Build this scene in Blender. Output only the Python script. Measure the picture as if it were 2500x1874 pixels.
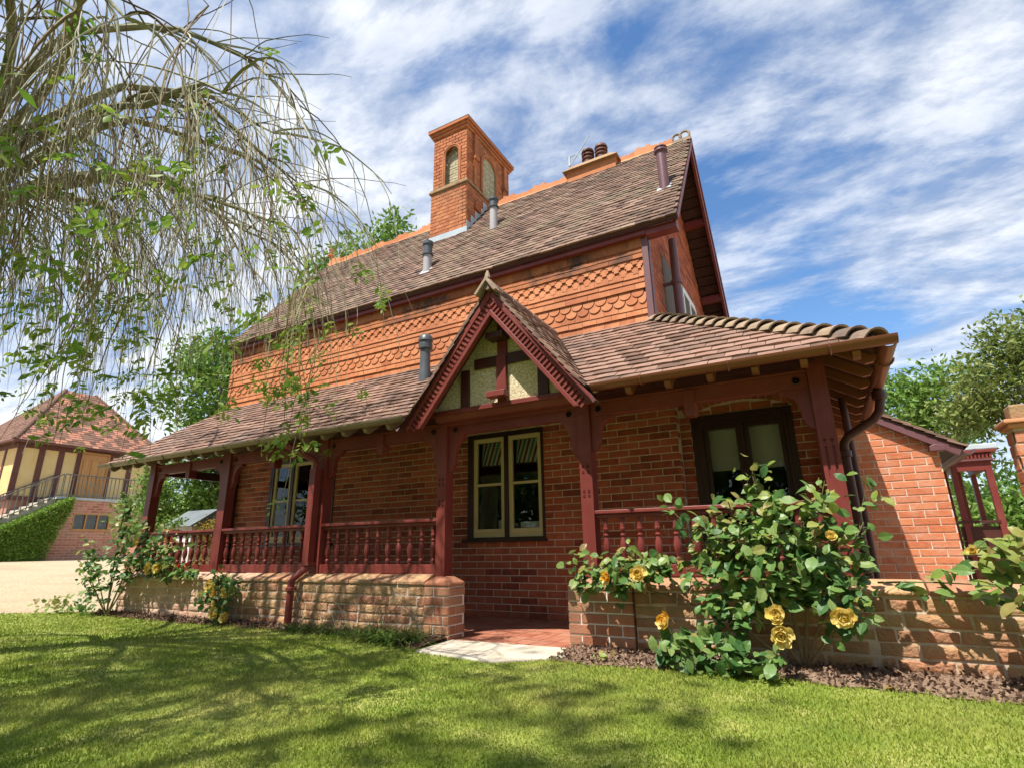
import bpy, math, random
import numpy as np
from mathutils import Matrix, Vector, Euler

for o in list(bpy.data.objects):
    bpy.data.objects.remove(o, do_unlink=True)
scene = bpy.context.scene
COL = scene.collection
RNG = np.random.default_rng(7)
random.seed(7)

# ------------------------------------------------------------------ camera
CAM_Z = 0.735
YAW, PITCH, ROLL = math.radians(29.11), math.radians(16.734), math.radians(-0.919)
fw = Vector((-math.sin(YAW)*math.cos(PITCH), math.cos(YAW)*math.cos(PITCH), math.sin(PITCH)))
rt = Vector((math.cos(YAW), math.sin(YAW), 0))
upv = rt.cross(fw)
r2 = rt*math.cos(ROLL)+upv*math.sin(ROLL)
u2 = -rt*math.sin(ROLL)+upv*math.cos(ROLL)
cam_data = bpy.data.cameras.new('camera')
cam_data.sensor_fit = 'HORIZONTAL'
cam_data.sensor_width = 36.0
cam_data.lens = 36.0*1332.1/2500.0
cam_data.clip_start = 0.05
cam_data.clip_end = 3000
cam = bpy.data.objects.new('camera', cam_data)
COL.objects.link(cam)
mw = Matrix((r2, u2, -fw)).transposed().to_4x4()
mw.translation = (0, 0, CAM_Z)
cam.matrix_world = mw
scene.camera = cam

# ------------------------------------------------------------------ light
SUN_DIR = Vector((0.14, 0.50, -1.0)).normalized()      # the way the light travels
SUN_EL = math.asin(-SUN_DIR.z)
SUN_ROT = math.atan2(-SUN_DIR.x, -SUN_DIR.y)
world = bpy.data.worlds.new('World')
scene.world = world
world.use_nodes = True
def sky_nodes():
    nt = world.node_tree; N = nt.nodes; L = nt.links
    N.clear()
    out = N.new('ShaderNodeOutputWorld'); bg = N.new('ShaderNodeBackground')
    bg.inputs['Strength'].default_value = 0.125
    sky = N.new('ShaderNodeTexSky'); sky.sky_type = 'NISHITA'; sky.sun_disc = False
    sky.sun_elevation = SUN_EL; sky.sun_rotation = SUN_ROT
    sky.air_density = 1.0; sky.dust_density = 0.35; sky.ozone_density = 3.0
    tc = N.new('ShaderNodeTexCoord'); sep = N.new('ShaderNodeSeparateXYZ')
    L.new(tc.outputs['Generated'], sep.inputs[0])
    def math_(op, a, b=None):
        m = N.new('ShaderNodeMath'); m.operation = op
        for i, x in enumerate((a, b)):
            if x is None: continue
            if isinstance(x, (int, float)): m.inputs[i].default_value = x
            else: L.new(x, m.inputs[i])
        return m.outputs[0]
    zz = math_('ADD', math_('MAXIMUM', sep.outputs[2], 0.02), 0.16)
    u = math_('DIVIDE', sep.outputs[0], zz); v = math_('DIVIDE', sep.outputs[1], zz)
    cb = N.new('ShaderNodeCombineXYZ'); L.new(u, cb.inputs[0]); L.new(v, cb.inputs[1])
    mp = N.new('ShaderNodeMapping'); mp.inputs['Rotation'].default_value = (0, 0, math.radians(-38))
    mp.inputs['Scale'].default_value = (0.58, 1.0, 1); mp.inputs['Location'].default_value = (3.5, 1.8, 0)
    L.new(cb.outputs[0], mp.inputs[0])
    def noise(scale, detail, rough, dist, loc=0):
        n = N.new('ShaderNodeTexNoise'); n.inputs['Scale'].default_value = scale
        n.inputs['Detail'].default_value = detail; n.inputs['Roughness'].default_value = rough
        n.inputs['Distortion'].default_value = dist
        if loc:
            m2 = N.new('ShaderNodeVectorMath'); m2.operation = 'ADD'; m2.inputs[1].default_value = (loc, loc*.7, 0)
            L.new(mp.outputs[0], m2.inputs[0]); L.new(m2.outputs[0], n.inputs['Vector'])
        else: L.new(mp.outputs[0], n.inputs['Vector'])
        return n.outputs['Fac']
    n1 = noise(3.1, 14, 0.62, 0.22); n1b = noise(3.1, 14, 0.62, 0.22, .06); n2 = noise(0.9, 4, 0.5, 0.3, 5.2); n3 = noise(8.5, 10, 0.62, 0.25, 9.1)
    s = math_('ADD', math_('MULTIPLY', n1, 0.50), math_('ADD', math_('MULTIPLY', n2, 0.56), math_('MULTIPLY', n3, 0.18)))
    cr = N.new('ShaderNodeValToRGB'); L.new(s, cr.inputs[0])
    e = cr.color_ramp.elements; e[0].position = 0.525; e[0].color = (0, 0, 0, 1); e[1].position = 0.72; e[1].color = (1, 1, 1, 1)
    m_ = cr.color_ramp.elements.new(0.61); m_.color = (.62, .62, .62, 1)
    # cloud shade: thicker parts greyer, thin parts white
    cs = N.new('ShaderNodeValToRGB'); L.new(math_('ADD', math_('ADD', math_('MULTIPLY', n3, 0.45), math_('MULTIPLY', n2, 0.55)), math_('MULTIPLY', math_('SUBTRACT', n1, n1b), 1.3)), cs.inputs[0])
    e = cs.color_ramp.elements; e[0].position = 0.36; e[0].color = (1.75, 2.1, 2.8, 1); e[1].position = 0.63; e[1].color = (3.9, 4.05, 4.3, 1)
    hs = N.new('ShaderNodeHueSaturation'); hs.inputs['Saturation'].default_value = 1.15; hs.inputs['Value'].default_value = 0.80
    L.new(sky.outputs[0], hs.inputs['Color'])
    mx = N.new('ShaderNodeMixRGB'); L.new(cr.outputs[0], mx.inputs[0]); L.new(hs.outputs[0], mx.inputs[1]); L.new(cs.outputs[0], mx.inputs[2])
    L.new(mx.outputs[0], bg.inputs['Color']); L.new(bg.outputs[0], out.inputs['Surface'])
sky_nodes()
sun_data = bpy.data.lights.new('sun', 'SUN')
sun_data.energy = 3.9
sun_data.angle = math.radians(0.55)
sun_data.color = (1.0, 0.95, 0.86)
sun = bpy.data.objects.new('sun', sun_data)
COL.objects.link(sun)
sun.rotation_euler = SUN_DIR.to_track_quat('-Z', 'Y').to_euler()
vs = scene.view_settings
vs.view_transform = 'Standard'; vs.look = 'None'; vs.gamma = 1.0; vs.use_curve_mapping = False
vs.exposure = 1.08
scene.cycles.max_bounces = 8
scene.cycles.transparent_max_bounces = 16

# ------------------------------------------------------------------ helpers
def new_mesh(name, V, F):
    me = bpy.data.meshes.new(name)
    me.from_pydata([tuple(map(float, v)) for v in V], [], F)
    me.update()
    return me
def np_mesh(name, V, F):
    """V (n,3) floats, F (m,k) ints with one k: fast path for masses of small faces"""
    V = np.asarray(V, np.float32); F = np.asarray(F, np.int32)
    me = bpy.data.meshes.new(name)
    me.vertices.add(len(V)); me.vertices.foreach_set('co', V.ravel())
    k = F.shape[1]
    me.loops.add(F.size); me.loops.foreach_set('vertex_index', F.ravel())
    me.polygons.add(len(F))
    me.polygons.foreach_set('loop_start', np.arange(0, F.size, k, dtype=np.int32))
    me.update(calc_edges=True)
    me.validate()
    return me
def link(name, me, mat, parent=None, kind=None, bevel=0, smooth=False):
    if mat is not None and len(me.materials) == 0: me.materials.append(mat)
    o = bpy.data.objects.new(name, me); COL.objects.link(o)
    adopt(o, parent)
    if kind: o['kind'] = kind
    if bevel:
        b = o.modifiers.new('bevel', 'BEVEL'); b.width = bevel; b.segments = 2; b.limit_method = 'ANGLE'; b.angle_limit = 0.6
    if smooth:
        me.shade_smooth() if hasattr(me, 'shade_smooth') else None
    return o
INV = {}
def adopt(o, parent):
    if parent is not None:
        o.parent = parent
        if parent.name in INV: o.matrix_parent_inverse = INV[parent.name]
def thing(name, label, cat, loc=(0, 0, 0), group=None):
    o = bpy.data.objects.new(name, None); COL.objects.link(o)
    o.location = loc; o.empty_display_size = 0.2
    o['label'] = label; o['category'] = cat
    if group: o['group'] = group
    INV[o.name] = Matrix.Translation(Vector(loc)).inverted()
    return o
def tag(o, label=None, cat=None, group=None, kind=None):
    if label: o['label'] = label
    if cat: o['category'] = cat
    if group: o['group'] = group
    if kind: o['kind'] = kind
    return o

class B:
    """collects shapes for one mesh"""
    def __init__(s): s.V = []; s.F = []
    def add(s, V, F):
        n = len(s.V); s.V.extend(V); s.F.extend([tuple(i+n for i in f) for f in F]); return s
    def box(s, x0, x1, y0, y1, z0, z1):
        V = [(x0,y0,z0),(x1,y0,z0),(x1,y1,z0),(x0,y1,z0),(x0,y0,z1),(x1,y0,z1),(x1,y1,z1),(x0,y1,z1)]
        return s.add(V, [(0,3,2,1),(4,5,6,7),(0,1,5,4),(1,2,6,5),(2,3,7,6),(3,0,4,7)])
    def obox(s, c, ax, ay, az):
        c, ax, ay, az = map(Vector, (c, ax, ay, az))
        V = [c+ax*a+ay*b+az*d for d in (-1,1) for a, b in ((-1,-1),(1,-1),(1,1),(-1,1))]
        return s.add([tuple(v) for v in V], [(0,3,2,1),(4,5,6,7),(0,1,5,4),(1,2,6,5),(2,3,7,6),(3,0,4,7)])
    def beam(s, p0, p1, w, h, up=(0,0,1)):
        p0, p1 = Vector(p0), Vector(p1); d = p1-p0; n = d.normalized()
        a = n.cross(Vector(up)).normalized(); u = a.cross(n).normalized()
        return s.obox((p0+p1)/2, d/2, a*(w/2), u*(h/2))
    def prism(s, poly, o, u, v, w):
        """polygon in (u,v) from origin o, pushed along w"""
        o, u, v, w = map(Vector, (o, u, v, w)); n = len(poly)
        V = [tuple(o+u*a+v*b) for a, b in poly]+[tuple(o+u*a+v*b+w) for a, b in poly]
        F = [tuple(range(n-1, -1, -1)), tuple(range(n, 2*n))]+[(i,(i+1)%n,(i+1)%n+n,i+n) for i in range(n)]
        return s.add(V, F)
    def lathe(s, prof, c=(0,0,0), n=12, axis=None, cap=True):
        c = Vector(c); az = Vector(axis or (0,0,1)).normalized()
        ax = az.orthogonal().normalized(); ay = az.cross(ax)
        V = []; F = []
        for r, z in prof:
            for i in range(n):
                a = 2*math.pi*i/n; V.append(tuple(c+az*z+ax*(r*math.cos(a))+ay*(r*math.sin(a))))
        for k in range(len(prof)-1):
            for i in range(n):
                j = (i+1) % n; F.append((k*n+i, k*n+j, (k+1)*n+j, (k+1)*n+i))
        if cap:
            F.append(tuple(range(n-1, -1, -1))); m = (len(prof)-1)*n; F.append(tuple(range(m, m+n)))
        return s.add(V, F)
    def tube(s, pts, rad, n=8, cap=True):
        pts = [Vector(p) for p in pts]; m = len(pts)
        rad = [rad]*m if isinstance(rad, (int, float)) else list(rad)
        V = []; F = []; ref = None
        for i, p in enumerate(pts):
            t = (pts[min(i+1, m-1)]-pts[max(i-1, 0)]).normalized()
            if ref is None: ref = t.orthogonal().normalized()
            ref = (ref-t*ref.dot(t)); ref = ref.normalized() if ref.length > 1e-6 else t.orthogonal().normalized()
            b = t.cross(ref)
            for k in range(n):
                a = 2*math.pi*k/n; V.append(tuple(p+ref*(rad[i]*math.cos(a))+b*(rad[i]*math.sin(a))))
        for i in range(m-1):
            for k in range(n):
                j = (k+1) % n; F.append((i*n+k, i*n+j, (i+1)*n+j, (i+1)*n+k))
        if cap and n > 2:
            F.append(tuple(range(n-1, -1, -1))); F.append(tuple(range((m-1)*n, m*n)))
        return s.add(V, F)
    def mesh(s, name): return new_mesh(name, s.V, s.F)
    def obj(s, name, mat, parent=None, bevel=0, smooth=False, kind=None):
        me = s.mesh(name)
        if smooth:
            me.polygons.foreach_set('use_smooth', [True]*len(me.polygons))
            try: me.set_sharp_from_angle(angle=math.radians(40))
            except Exception: pass
        return link(name, me, mat, parent, kind, bevel)

def pieces(items, shapes, name, parent, mat, nmax=300, rest=None, sharemats=None):
    """items: (shape key, Matrix, priority). The nmax with lowest priority become objects, the rest one joined part"""
    items = sorted(items, key=lambda t: t[2])
    meshes = {}
    for k, (V, F) in shapes.items():
        me = new_mesh(name, V, F); me.materials.append(mat); meshes[k] = me
    out = []
    for k, M, p in items[:nmax]:
        o = bpy.data.objects.new(name, meshes[k]); COL.objects.link(o); adopt(o, parent)
        o.matrix_basis = M; out.append(o)
    left = items[nmax:]
    if left:
        b = B()
        for k, M, p in left:
            V, F = shapes[k]; b.add([tuple(M @ Vector(v)) for v in V], F)
        b.obj(rest or name+'s', mat, parent, kind='stuff')
    return out
def frame_m(o, u, v, w):
    """matrix with axes u,v,w (already scaled) at o"""
    M = Matrix.Identity(4)
    for i, a in enumerate((u, v, w)):
        a = Vector(a)
        for r in range(3): M[r][i] = a[r]
    for r in range(3): M[r][3] = o[r]
    return M
def cdist(p): return (Vector(p)-Vector((0, 0, CAM_Z))).length

# ------------------------------------------------------------------ materials
def M(name, cols, rough=0.8, rnd=0.5, nscale=6.0, bump=0.25, bscale=60.0, spec=0.3, stain=None, stain_scale=1.2, stain_amt=0.5,
      metal=0.0, stretch=(1, 1, 1), sheen=0, translucent=0.0, coat=0.0, detail=6, bdist=0.01):
    m = bpy.data.materials.new(name); m.use_nodes = True
    nt = m.node_tree; N = nt.nodes; L = nt.links
    p = N['Principled BSDF']; out = N['Material Output']
    p.inputs['Roughness'].default_value = rough; p.inputs['Metallic'].default_value = metal
    p.inputs['Specular IOR Level'].default_value = spec
    if coat: p.inputs['Coat Weight'].default_value = coat; p.inputs['Coat Roughness'].default_value = 0.15
    geo = N.new('ShaderNodeNewGeometry'); oi = N.new('ShaderNodeObjectInfo')
    mp = N.new('ShaderNodeMapping'); mp.inputs['Scale'].default_value = stretch
    L.new(geo.outputs['Position'], mp.inputs[0])
    ad = N.new('ShaderNodeMath'); ad.operation = 'ADD'; L.new(geo.outputs['Random Per Island'], ad.inputs[0]); L.new(oi.outputs['Random'], ad.inputs[1])
    fr = N.new('ShaderNodeMath'); fr.operation = 'FRACT'; L.new(ad.outputs[0], fr.inputs[0])
    nz = N.new('ShaderNodeTexNoise'); nz.inputs['Scale'].default_value = nscale; nz.inputs['Detail'].default_value = detail
    L.new(mp.outputs[0], nz.inputs['Vector'])
    # spread the noise to about 0..1
    mr = N.new('ShaderNodeMapRange'); mr.inputs[1].default_value = 0.3; mr.inputs[2].default_value = 0.7; L.new(nz.outputs['Fac'], mr.inputs[0])
    mx = N.new('ShaderNodeMix'); mx.data_type = 'FLOAT'; mx.inputs[0].default_value = rnd
    L.new(mr.outputs[0], mx.inputs[2]); L.new(fr.outputs[0], mx.inputs[3])
    cr = N.new('ShaderNodeValToRGB'); L.new(mx.outputs[0], cr.inputs[0])
    el = cr.color_ramp.elements
    n = len(cols)
    el[0].position = 0.1 if n > 1 else 0; el[0].color = (*cols[0], 1)
    el[1].position = 0.9; el[1].color = (*cols[-1], 1)
    for i in range(1, n-1):
        e = el.new(0.1+0.8*i/(n-1)); e.color = (*cols[i], 1)
    colout = cr.outputs[0]
    if stain:
        n2 = N.new('ShaderNodeTexNoise'); n2.inputs['Scale'].default_value = stain_scale; n2.inputs['Detail'].default_value = 8; n2.inputs['Roughness'].default_value = 0.65
        L.new(geo.outputs['Position'], n2.inputs['Vector'])
        r2_ = N.new('ShaderNodeMapRange'); r2_.inputs[1].default_value = 0.47; r2_.inputs[2].default_value = 0.66; r2_.inputs[4].default_value = stain_amt
        L.new(n2.outputs['Fac'], r2_.inputs[0])
        mc = N.new('ShaderNodeMixRGB'); L.new(r2_.outputs[0], mc.inputs[0]); L.new(colout, mc.inputs[1]); mc.inputs[2].default_value = (*stain, 1)
        colout = mc.outputs[0]
    L.new(colout, p.inputs['Base Color'])
    if bump:
        nb = N.new('ShaderNodeTexNoise'); nb.inputs['Scale'].default_value = bscale; nb.inputs['Detail'].default_value = 5
        L.new(mp.outputs[0], nb.inputs['Vector'])
        bp = N.new('ShaderNodeBump'); bp.inputs['Strength'].default_value = bump; bp.inputs['Distance'].default_value = bdist
        L.new(nb.outputs['Fac'], bp.inputs['Height']); L.new(bp.outputs[0], p.inputs['Normal'])
    if translucent:
        tr = N.new('ShaderNodeBsdfTranslucent'); L.new(colout, tr.inputs[0])
        ms = N.new('ShaderNodeMixShader'); ms.inputs[0].default_value = translucent
        L.new(p.outputs[0], ms.inputs[1]); L.new(tr.outputs[0], ms.inputs[2]); L.new(ms.outputs[0], out.inputs['Surface'])
    return m
def glass_mat():
    m = bpy.data.materials.new('window_glass'); m.use_nodes = True
    nt = m.node_tree; N = nt.nodes; L = nt.links; N.remove(N['Principled BSDF']); out = N['Material Output']
    gl = N.new('ShaderNodeBsdfGlossy'); gl.inputs['Roughness'].default_value = 0.015; gl.inputs['Color'].default_value = (.95, .97, .96, 1)
    tr = N.new('ShaderNodeBsdfTransparent'); tr.inputs[0].default_value = (.95, .96, .95, 1)
    fz = N.new('ShaderNodeFresnel'); fz.inputs[0].default_value = 1.48
    nz = N.new('ShaderNodeTexNoise'); nz.inputs['Scale'].default_value = 2.5; geo = N.new('ShaderNodeNewGeometry'); L.new(geo.outputs['Position'], nz.inputs['Vector'])
    bp = N.new('ShaderNodeBump'); bp.inputs['Strength'].default_value = 0.06; bp.inputs['Distance'].default_value = 0.05
    L.new(nz.outputs['Fac'], bp.inputs['Height']); L.new(bp.outputs[0], gl.inputs['Normal'])
    ms = N.new('ShaderNodeMixShader'); L.new(fz.outputs[0], ms.inputs[0]); L.new(tr.outputs[0], ms.inputs[1]); L.new(gl.outputs[0], ms.inputs[2])
    L.new(ms.outputs[0], out.inputs['Surface'])
    return m
MT = dict(
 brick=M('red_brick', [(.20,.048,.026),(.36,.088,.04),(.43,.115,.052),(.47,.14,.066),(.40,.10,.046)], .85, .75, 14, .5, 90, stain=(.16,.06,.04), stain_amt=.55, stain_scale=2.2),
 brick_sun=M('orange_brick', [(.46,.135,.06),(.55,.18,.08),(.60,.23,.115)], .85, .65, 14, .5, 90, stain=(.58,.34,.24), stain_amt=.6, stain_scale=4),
 brick_pier=M('pier_brick', [(.30,.11,.06),(.42,.18,.10),(.40,.22,.13)], .88, .6, 10, .6, 70, stain=(.20,.12,.08), stain_amt=.5, stain_scale=5),
 mortar=M('lime_mortar', [(.54,.43,.34),(.68,.57,.46)], .95, 0, 20, .4, 120),
 mortar_w=M('white_mortar', [(.66,.58,.50),(.80,.74,.66)], .95, 0, 20, .4, 120),
 stone=M('buff_stone', [(.30,.13,.075),(.42,.20,.11),(.48,.30,.15),(.50,.24,.14)], .92, .6, 9, .8, 55, stain=(.24,.20,.12), stain_amt=.5, stain_scale=4, bdist=.015),
 stone_worn=M('worn_pink_stone', [(.46,.27,.18),(.54,.35,.24),(.58,.41,.30)], .92, .45, 7, .8, 45, stain=(.28,.19,.12), stain_amt=.55, stain_scale=4.5, bdist=.015),
 stone_mortar=M('old_stone_mortar', [(.46,.34,.25),(.62,.50,.39)], .95, 0, 14, .6, 70),
 hung=M('terracotta_hung_tile', [(.34,.105,.04),(.45,.155,.06),(.52,.21,.09),(.43,.145,.058)], .75, .6, 7, .3, 60, stain=(.30,.10,.04), stain_amt=.5, stain_scale=1.6),
 hung_dark=M('weathered_shaded_hung_tile', [(.22,.075,.032),(.36,.12,.045),(.42,.155,.055)], .8, .55, 5, .3, 60, stain=(.05,.03,.022), stain_amt=.9, stain_scale=3.5),  # darker top rows: soot stain plus eave shade put into the colour
 roof=M('brown_clay_roof_tile', [(.075,.045,.033),(.14,.082,.058),(.20,.12,.085),(.27,.175,.13)], .82, .62, 5, .4, 70, stain=(.24,.20,.13), stain_amt=.5, stain_scale=1.5),
 roof_low=M('weathered_pink_roof_tile', [(.10,.055,.038),(.19,.11,.078),(.29,.175,.13),(.23,.125,.088)], .8, .65, 5, .4, 70, stain=(.13,.10,.085), stain_amt=.55, stain_scale=1.8),
 ridge=M('orange_ridge_tile', [(.48,.165,.06),(.60,.225,.09),(.66,.27,.12)], .75, .5, 6, .3, 50),
 bonnet=M('mossy_bonnet_tile', [(.14,.10,.08),(.26,.18,.13),(.36,.26,.17)], .8, .5, 9, .5, 60, stain=(.30,.26,.14), stain_amt=.6, stain_scale=5),
 paint=M('maroon_paint', [(.145,.024,.019),(.195,.034,.026)], .46, .3, 3, .25, 40, spec=.4, stretch=(1,1,.15), stain=(.23,.062,.05), stain_amt=.45, stain_scale=3.5),
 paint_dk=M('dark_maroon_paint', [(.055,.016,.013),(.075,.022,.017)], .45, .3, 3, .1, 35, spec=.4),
 purple=M('plum_paint', [(.13,.055,.062),(.17,.075,.08)], .45, .3, 3, .1, 30, spec=.45),
 gutter=M('brown_gutter_paint', [(.165,.05,.024),(.22,.07,.034)], .38, .2, 2, .05, 20, spec=.5, stretch=(.3,.3,.3)),
 gutter_old=M('greyed_gutter_paint', [(.20,.15,.12),(.28,.21,.17)], .5, .2, 2, .1, 30),
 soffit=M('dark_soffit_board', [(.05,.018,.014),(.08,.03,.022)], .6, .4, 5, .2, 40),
 cream=M('cream_paint', [(.58,.50,.24),(.66,.58,.32)], .45, .2, 4, .05, 30, spec=.4),
 frame_dk=M('dark_brown_frame', [(.028,.010,.009),(.04,.015,.012)], .4, .2, 4, .05, 30, spec=.45),
 rough=M('cream_roughcast', [(.46,.36,.20),(.64,.54,.35),(.76,.68,.50)], .95, 0, 45, .7, 75, detail=3, bdist=.012),
 lead=M('lead_flashing', [(.36,.42,.46),(.52,.58,.62)], .5, .3, 6, .2, 30, spec=.4),
 grey_pipe=M('grey_flue', [(.05,.06,.066),(.085,.096,.105)], .4, .3, 4, .05, 20, spec=.5),
 pipe_pale=M('pale_flue_pipe', [(.32,.29,.30),(.42,.39,.39)], .5, .3, 4, .05, 20),
 infill=M('pale_infill_brick', [(.36,.34,.22),(.50,.46,.31)], .9, .7, 20, .5, 80),
 chim=M('chimney_brick', [(.34,.105,.045),(.46,.155,.06),(.54,.21,.09)], .85, .65, 14, .5, 90, stain=(.25,.12,.06), stain_amt=.6, stain_scale=2.5),
 chim_mortar=M('chimney_mortar', [(.42,.24,.14),(.54,.36,.22)], .95, 0, 20, .4, 90),
 capstone=M('mossy_cap', [(.22,.13,.075),(.34,.21,.11),(.30,.22,.12)], .9, .3, 12, .7, 50),
 quarry=M('red_quarry_tile', [(.30,.095,.055),(.40,.15,.09),(.44,.19,.12)], .6, .6, 9, .2, 60, stain=(.45,.26,.18), stain_amt=.4, stain_scale=4),
 slab=M('pale_concrete_slab', [(.46,.40,.31),(.58,.52,.42)], .85, 0, 8, .3, 80, stain=(.36,.30,.22), stain_amt=.5, stain_scale=5),
 lawn=M('lawn_soil', [(.11,.16,.02),(.19,.23,.04),(.29,.29,.08)], .95, 0, 3, .5, 60, detail=10),
 grass=M('grass_blade', [(.13,.21,.016),(.22,.30,.032),(.33,.37,.062),(.42,.42,.12)], .7, .35, .9, 0, 60, spec=.25, translucent=.35, stain=(.30,.27,.09), stain_scale=.8, stain_amt=.45),
 gravel=M('sand_gravel', [(.36,.275,.165),(.46,.365,.23),(.54,.455,.31)], .95, 0, 30, .8, 90, stain=(.36,.275,.17), stain_amt=.7, stain_scale=.5, stretch=(.5,1,1), bdist=.03),
 earth=M('dry_earth', [(.20,.15,.09),(.28,.22,.14)], .95, 0, 3, .5, 30),
 mulch=M('bark_mulch', [(.055,.03,.02),(.13,.075,.048),(.28,.19,.13)], .95, .8, 20, .4, 60),
 leaf_rose=M('rose_leaf', [(.05,.125,.035),(.09,.19,.045),(.15,.25,.06),(.22,.29,.09)], .45, .8, 3, .1, 30, spec=.35, translucent=.3),
 leaf_rose_y=M('young_rose_leaf', [(.15,.24,.04),(.24,.31,.06),(.33,.33,.09),(.28,.21,.08)], .42, .8, 3, .1, 30, spec=.45, translucent=.35),
 leaf_ash=M('weeping_tree_leaf', [(.10,.20,.025),(.19,.31,.04),(.33,.40,.07)], .5, .75, 2, 0, 30, translucent=.5),
 leaf_green=M('broad_tree_leaf', [(.035,.095,.018),(.065,.15,.026),(.12,.21,.04)], .5, .7, .8, 0, 30, translucent=.4),
 leaf_olive=M('olive_tree_leaf', [(.09,.14,.028),(.18,.24,.05),(.32,.34,.11)], .5, .7, .8, 0, 30, translucent=.35),
 leaf_bright=M('bright_bush_leaf', [(.08,.17,.025),(.14,.26,.04),(.24,.34,.08)], .45, .7, .9, 0, 30, translucent=.35),
 leaf_hedge=M('hedge_leaf', [(.10,.20,.02),(.16,.28,.035),(.27,.36,.06)], .5, .7, 1.2, 0, 30, translucent=.3),
 leaf_autumn=M('yellow_shrub_leaf', [(.20,.20,.03),(.36,.28,.04),(.36,.15,.05)], .5, .8, 1, 0, 30, translucent=.35),
 strap=M('strap_leaf', [(.05,.11,.02),(.10,.18,.03),(.20,.24,.06)], .5, .8, 3, 0, 30, translucent=.3),
 petal=M('yellow_petal', [(.74,.50,.09),(.80,.60,.15),(.82,.68,.30)], .55, .7, 25, .1, 60, translucent=.3),
 petal_or=M('orange_petal', [(.75,.36,.02),(.80,.47,.04)], .55, .7, 25, .1, 60, translucent=.3),
 petal_pale=M('pale_yellow_petal', [(.76,.60,.14),(.82,.70,.32)], .55, .7, 25, .1, 60, translucent=.3),
 petal_red=M('red_petal', [(.45,.03,.02),(.55,.10,.03)], .55, .7, 25, .1, 60),
 stem=M('rose_stem', [(.09,.10,.03),(.16,.13,.06)], .6, .5, 8, .2, 40),
 cane=M('woody_cane', [(.16,.11,.06),(.27,.20,.12)], .8, .4, 12, .5, 60),
 bark=M('tree_bark', [(.10,.085,.06),(.18,.15,.11),(.24,.21,.16)], .9, .2, 9, .8, 40, stretch=(1,1,.3)),
 twig=M('weeping_twig', [(.12,.065,.03),(.20,.16,.07),(.28,.27,.13)], .75, .8, 2.5, .2, 60),
 twig_pale=M('pale_weeping_twig', [(.22,.21,.11),(.34,.33,.22),(.47,.45,.37)], .75, .8, 2.5, .2, 60),
 limb=M('lichened_limb', [(.12,.115,.06),(.24,.23,.13),(.34,.32,.21)], .9, .2, 9, .8, 50),
 render_cream=M('cream_render', [(.66,.47,.20),(.72,.53,.25)], .9, .1, 2, .1, 60),
 timber_br=M('brown_timber', [(.10,.038,.03),(.14,.055,.042)], .6, .4, 5, .2, 40),
 door_or=M('varnished_pine_door', [(.38,.17,.04),(.50,.25,.07)], .4, .3, 5, .1, 20, spec=.5, stretch=(3,3,.3)),
 brick_bg=M('weathered_pink_brick', [(.34,.13,.085),(.44,.19,.125),(.50,.25,.18)], .9, .65, 6, .4, 60, stain=(.40,.26,.20), stain_amt=.6, stain_scale=1.0),
 roof_bg=M('dull_red_roof_tile', [(.12,.065,.045),(.18,.095,.065),(.23,.125,.09)], .85, .7, 4, .3, 40),
 roof_bg_or=M('salmon_roof_band', [(.36,.15,.095),(.44,.20,.13)], .85, .6, 4, .3, 40),
 iron=M('grey_iron', [(.10,.095,.085),(.16,.15,.13)], .5, .2, 5, .1, 30, spec=.5),
 white=M('white_paint', [(.74,.74,.72),(.80,.80,.78)], .5, .2, 4, .05, 30),
 grey_felt=M('grey_felt_roof', [(.12,.14,.15),(.17,.19,.20)], .8, .2, 4, .2, 30),
 terrac=M('terracotta_pot', [(.55,.22,.11),(.62,.28,.15)], .8, .3, 6, .2, 40),
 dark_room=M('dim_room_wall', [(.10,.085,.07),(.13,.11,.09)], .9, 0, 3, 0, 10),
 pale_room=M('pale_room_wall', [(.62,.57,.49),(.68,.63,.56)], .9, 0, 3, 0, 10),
 blind_r=M('red_blind_stripe', [(.22,.035,.03),(.26,.05,.04)], .9, 0, 3, 0, 10),
 blind_g=M('green_blind_stripe', [(.10,.20,.15),(.14,.25,.19)], .9, 0, 3, 0, 10),
 glass=glass_mat(),
)
# ------------------------------------------------------------------ ground
def ground_z(x, y):
    t = min(max((-x-9.6)/16.5, 0), 1)
    return 0.585*t*t*(3-2*t) if t < 1 else 0.585
def lawn_edge(y):            # the lawn stops here on the left, where the drive begins
    return -9.885+(y-3.511)*1.26
b = B()
xs = [-600,-200,-80,-45,-30]+[-27+i*0.8 for i in range(24)]+[-7,0,6,20,80,200,600]
ys = [-600,-200,-60,-20,-8,-3,0,1.5,3,3.6,4.2,5,6,8,11,15,20,30,60,150,400,900]
for y in ys:
    for x in xs: b.V.append((x, y, ground_z(x, y)-0.02))
nx = len(xs)
for j in range(len(ys)-1):
    for i in range(nx-1): b.F.append((j*nx+i, j*nx+i+1, (j+1)*nx+i+1, (j+1)*nx+i))
tag(b.obj('drive', MT['gravel'], smooth=True), kind='structure')
b = B()
ly = [-14, -8, -4, -2, -1, 0, 1, 2, 3, 3.6, 3.95, 4.2]
for y in ly:
    x0 = max(lawn_edge(y), -40)
    for i in range(25): b.V.append((x0+(9-x0)*i/24, y, 0.0 if y < 4.1 else -0.004))
for j in range(len(ly)-1):
    for i in range(24): b.F.append((j*25+i, j*25+i+1, (j+1)*25+i+1, (j+1)*25+i))
tag(b.obj('lawn', MT['lawn']), kind='structure')
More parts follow.
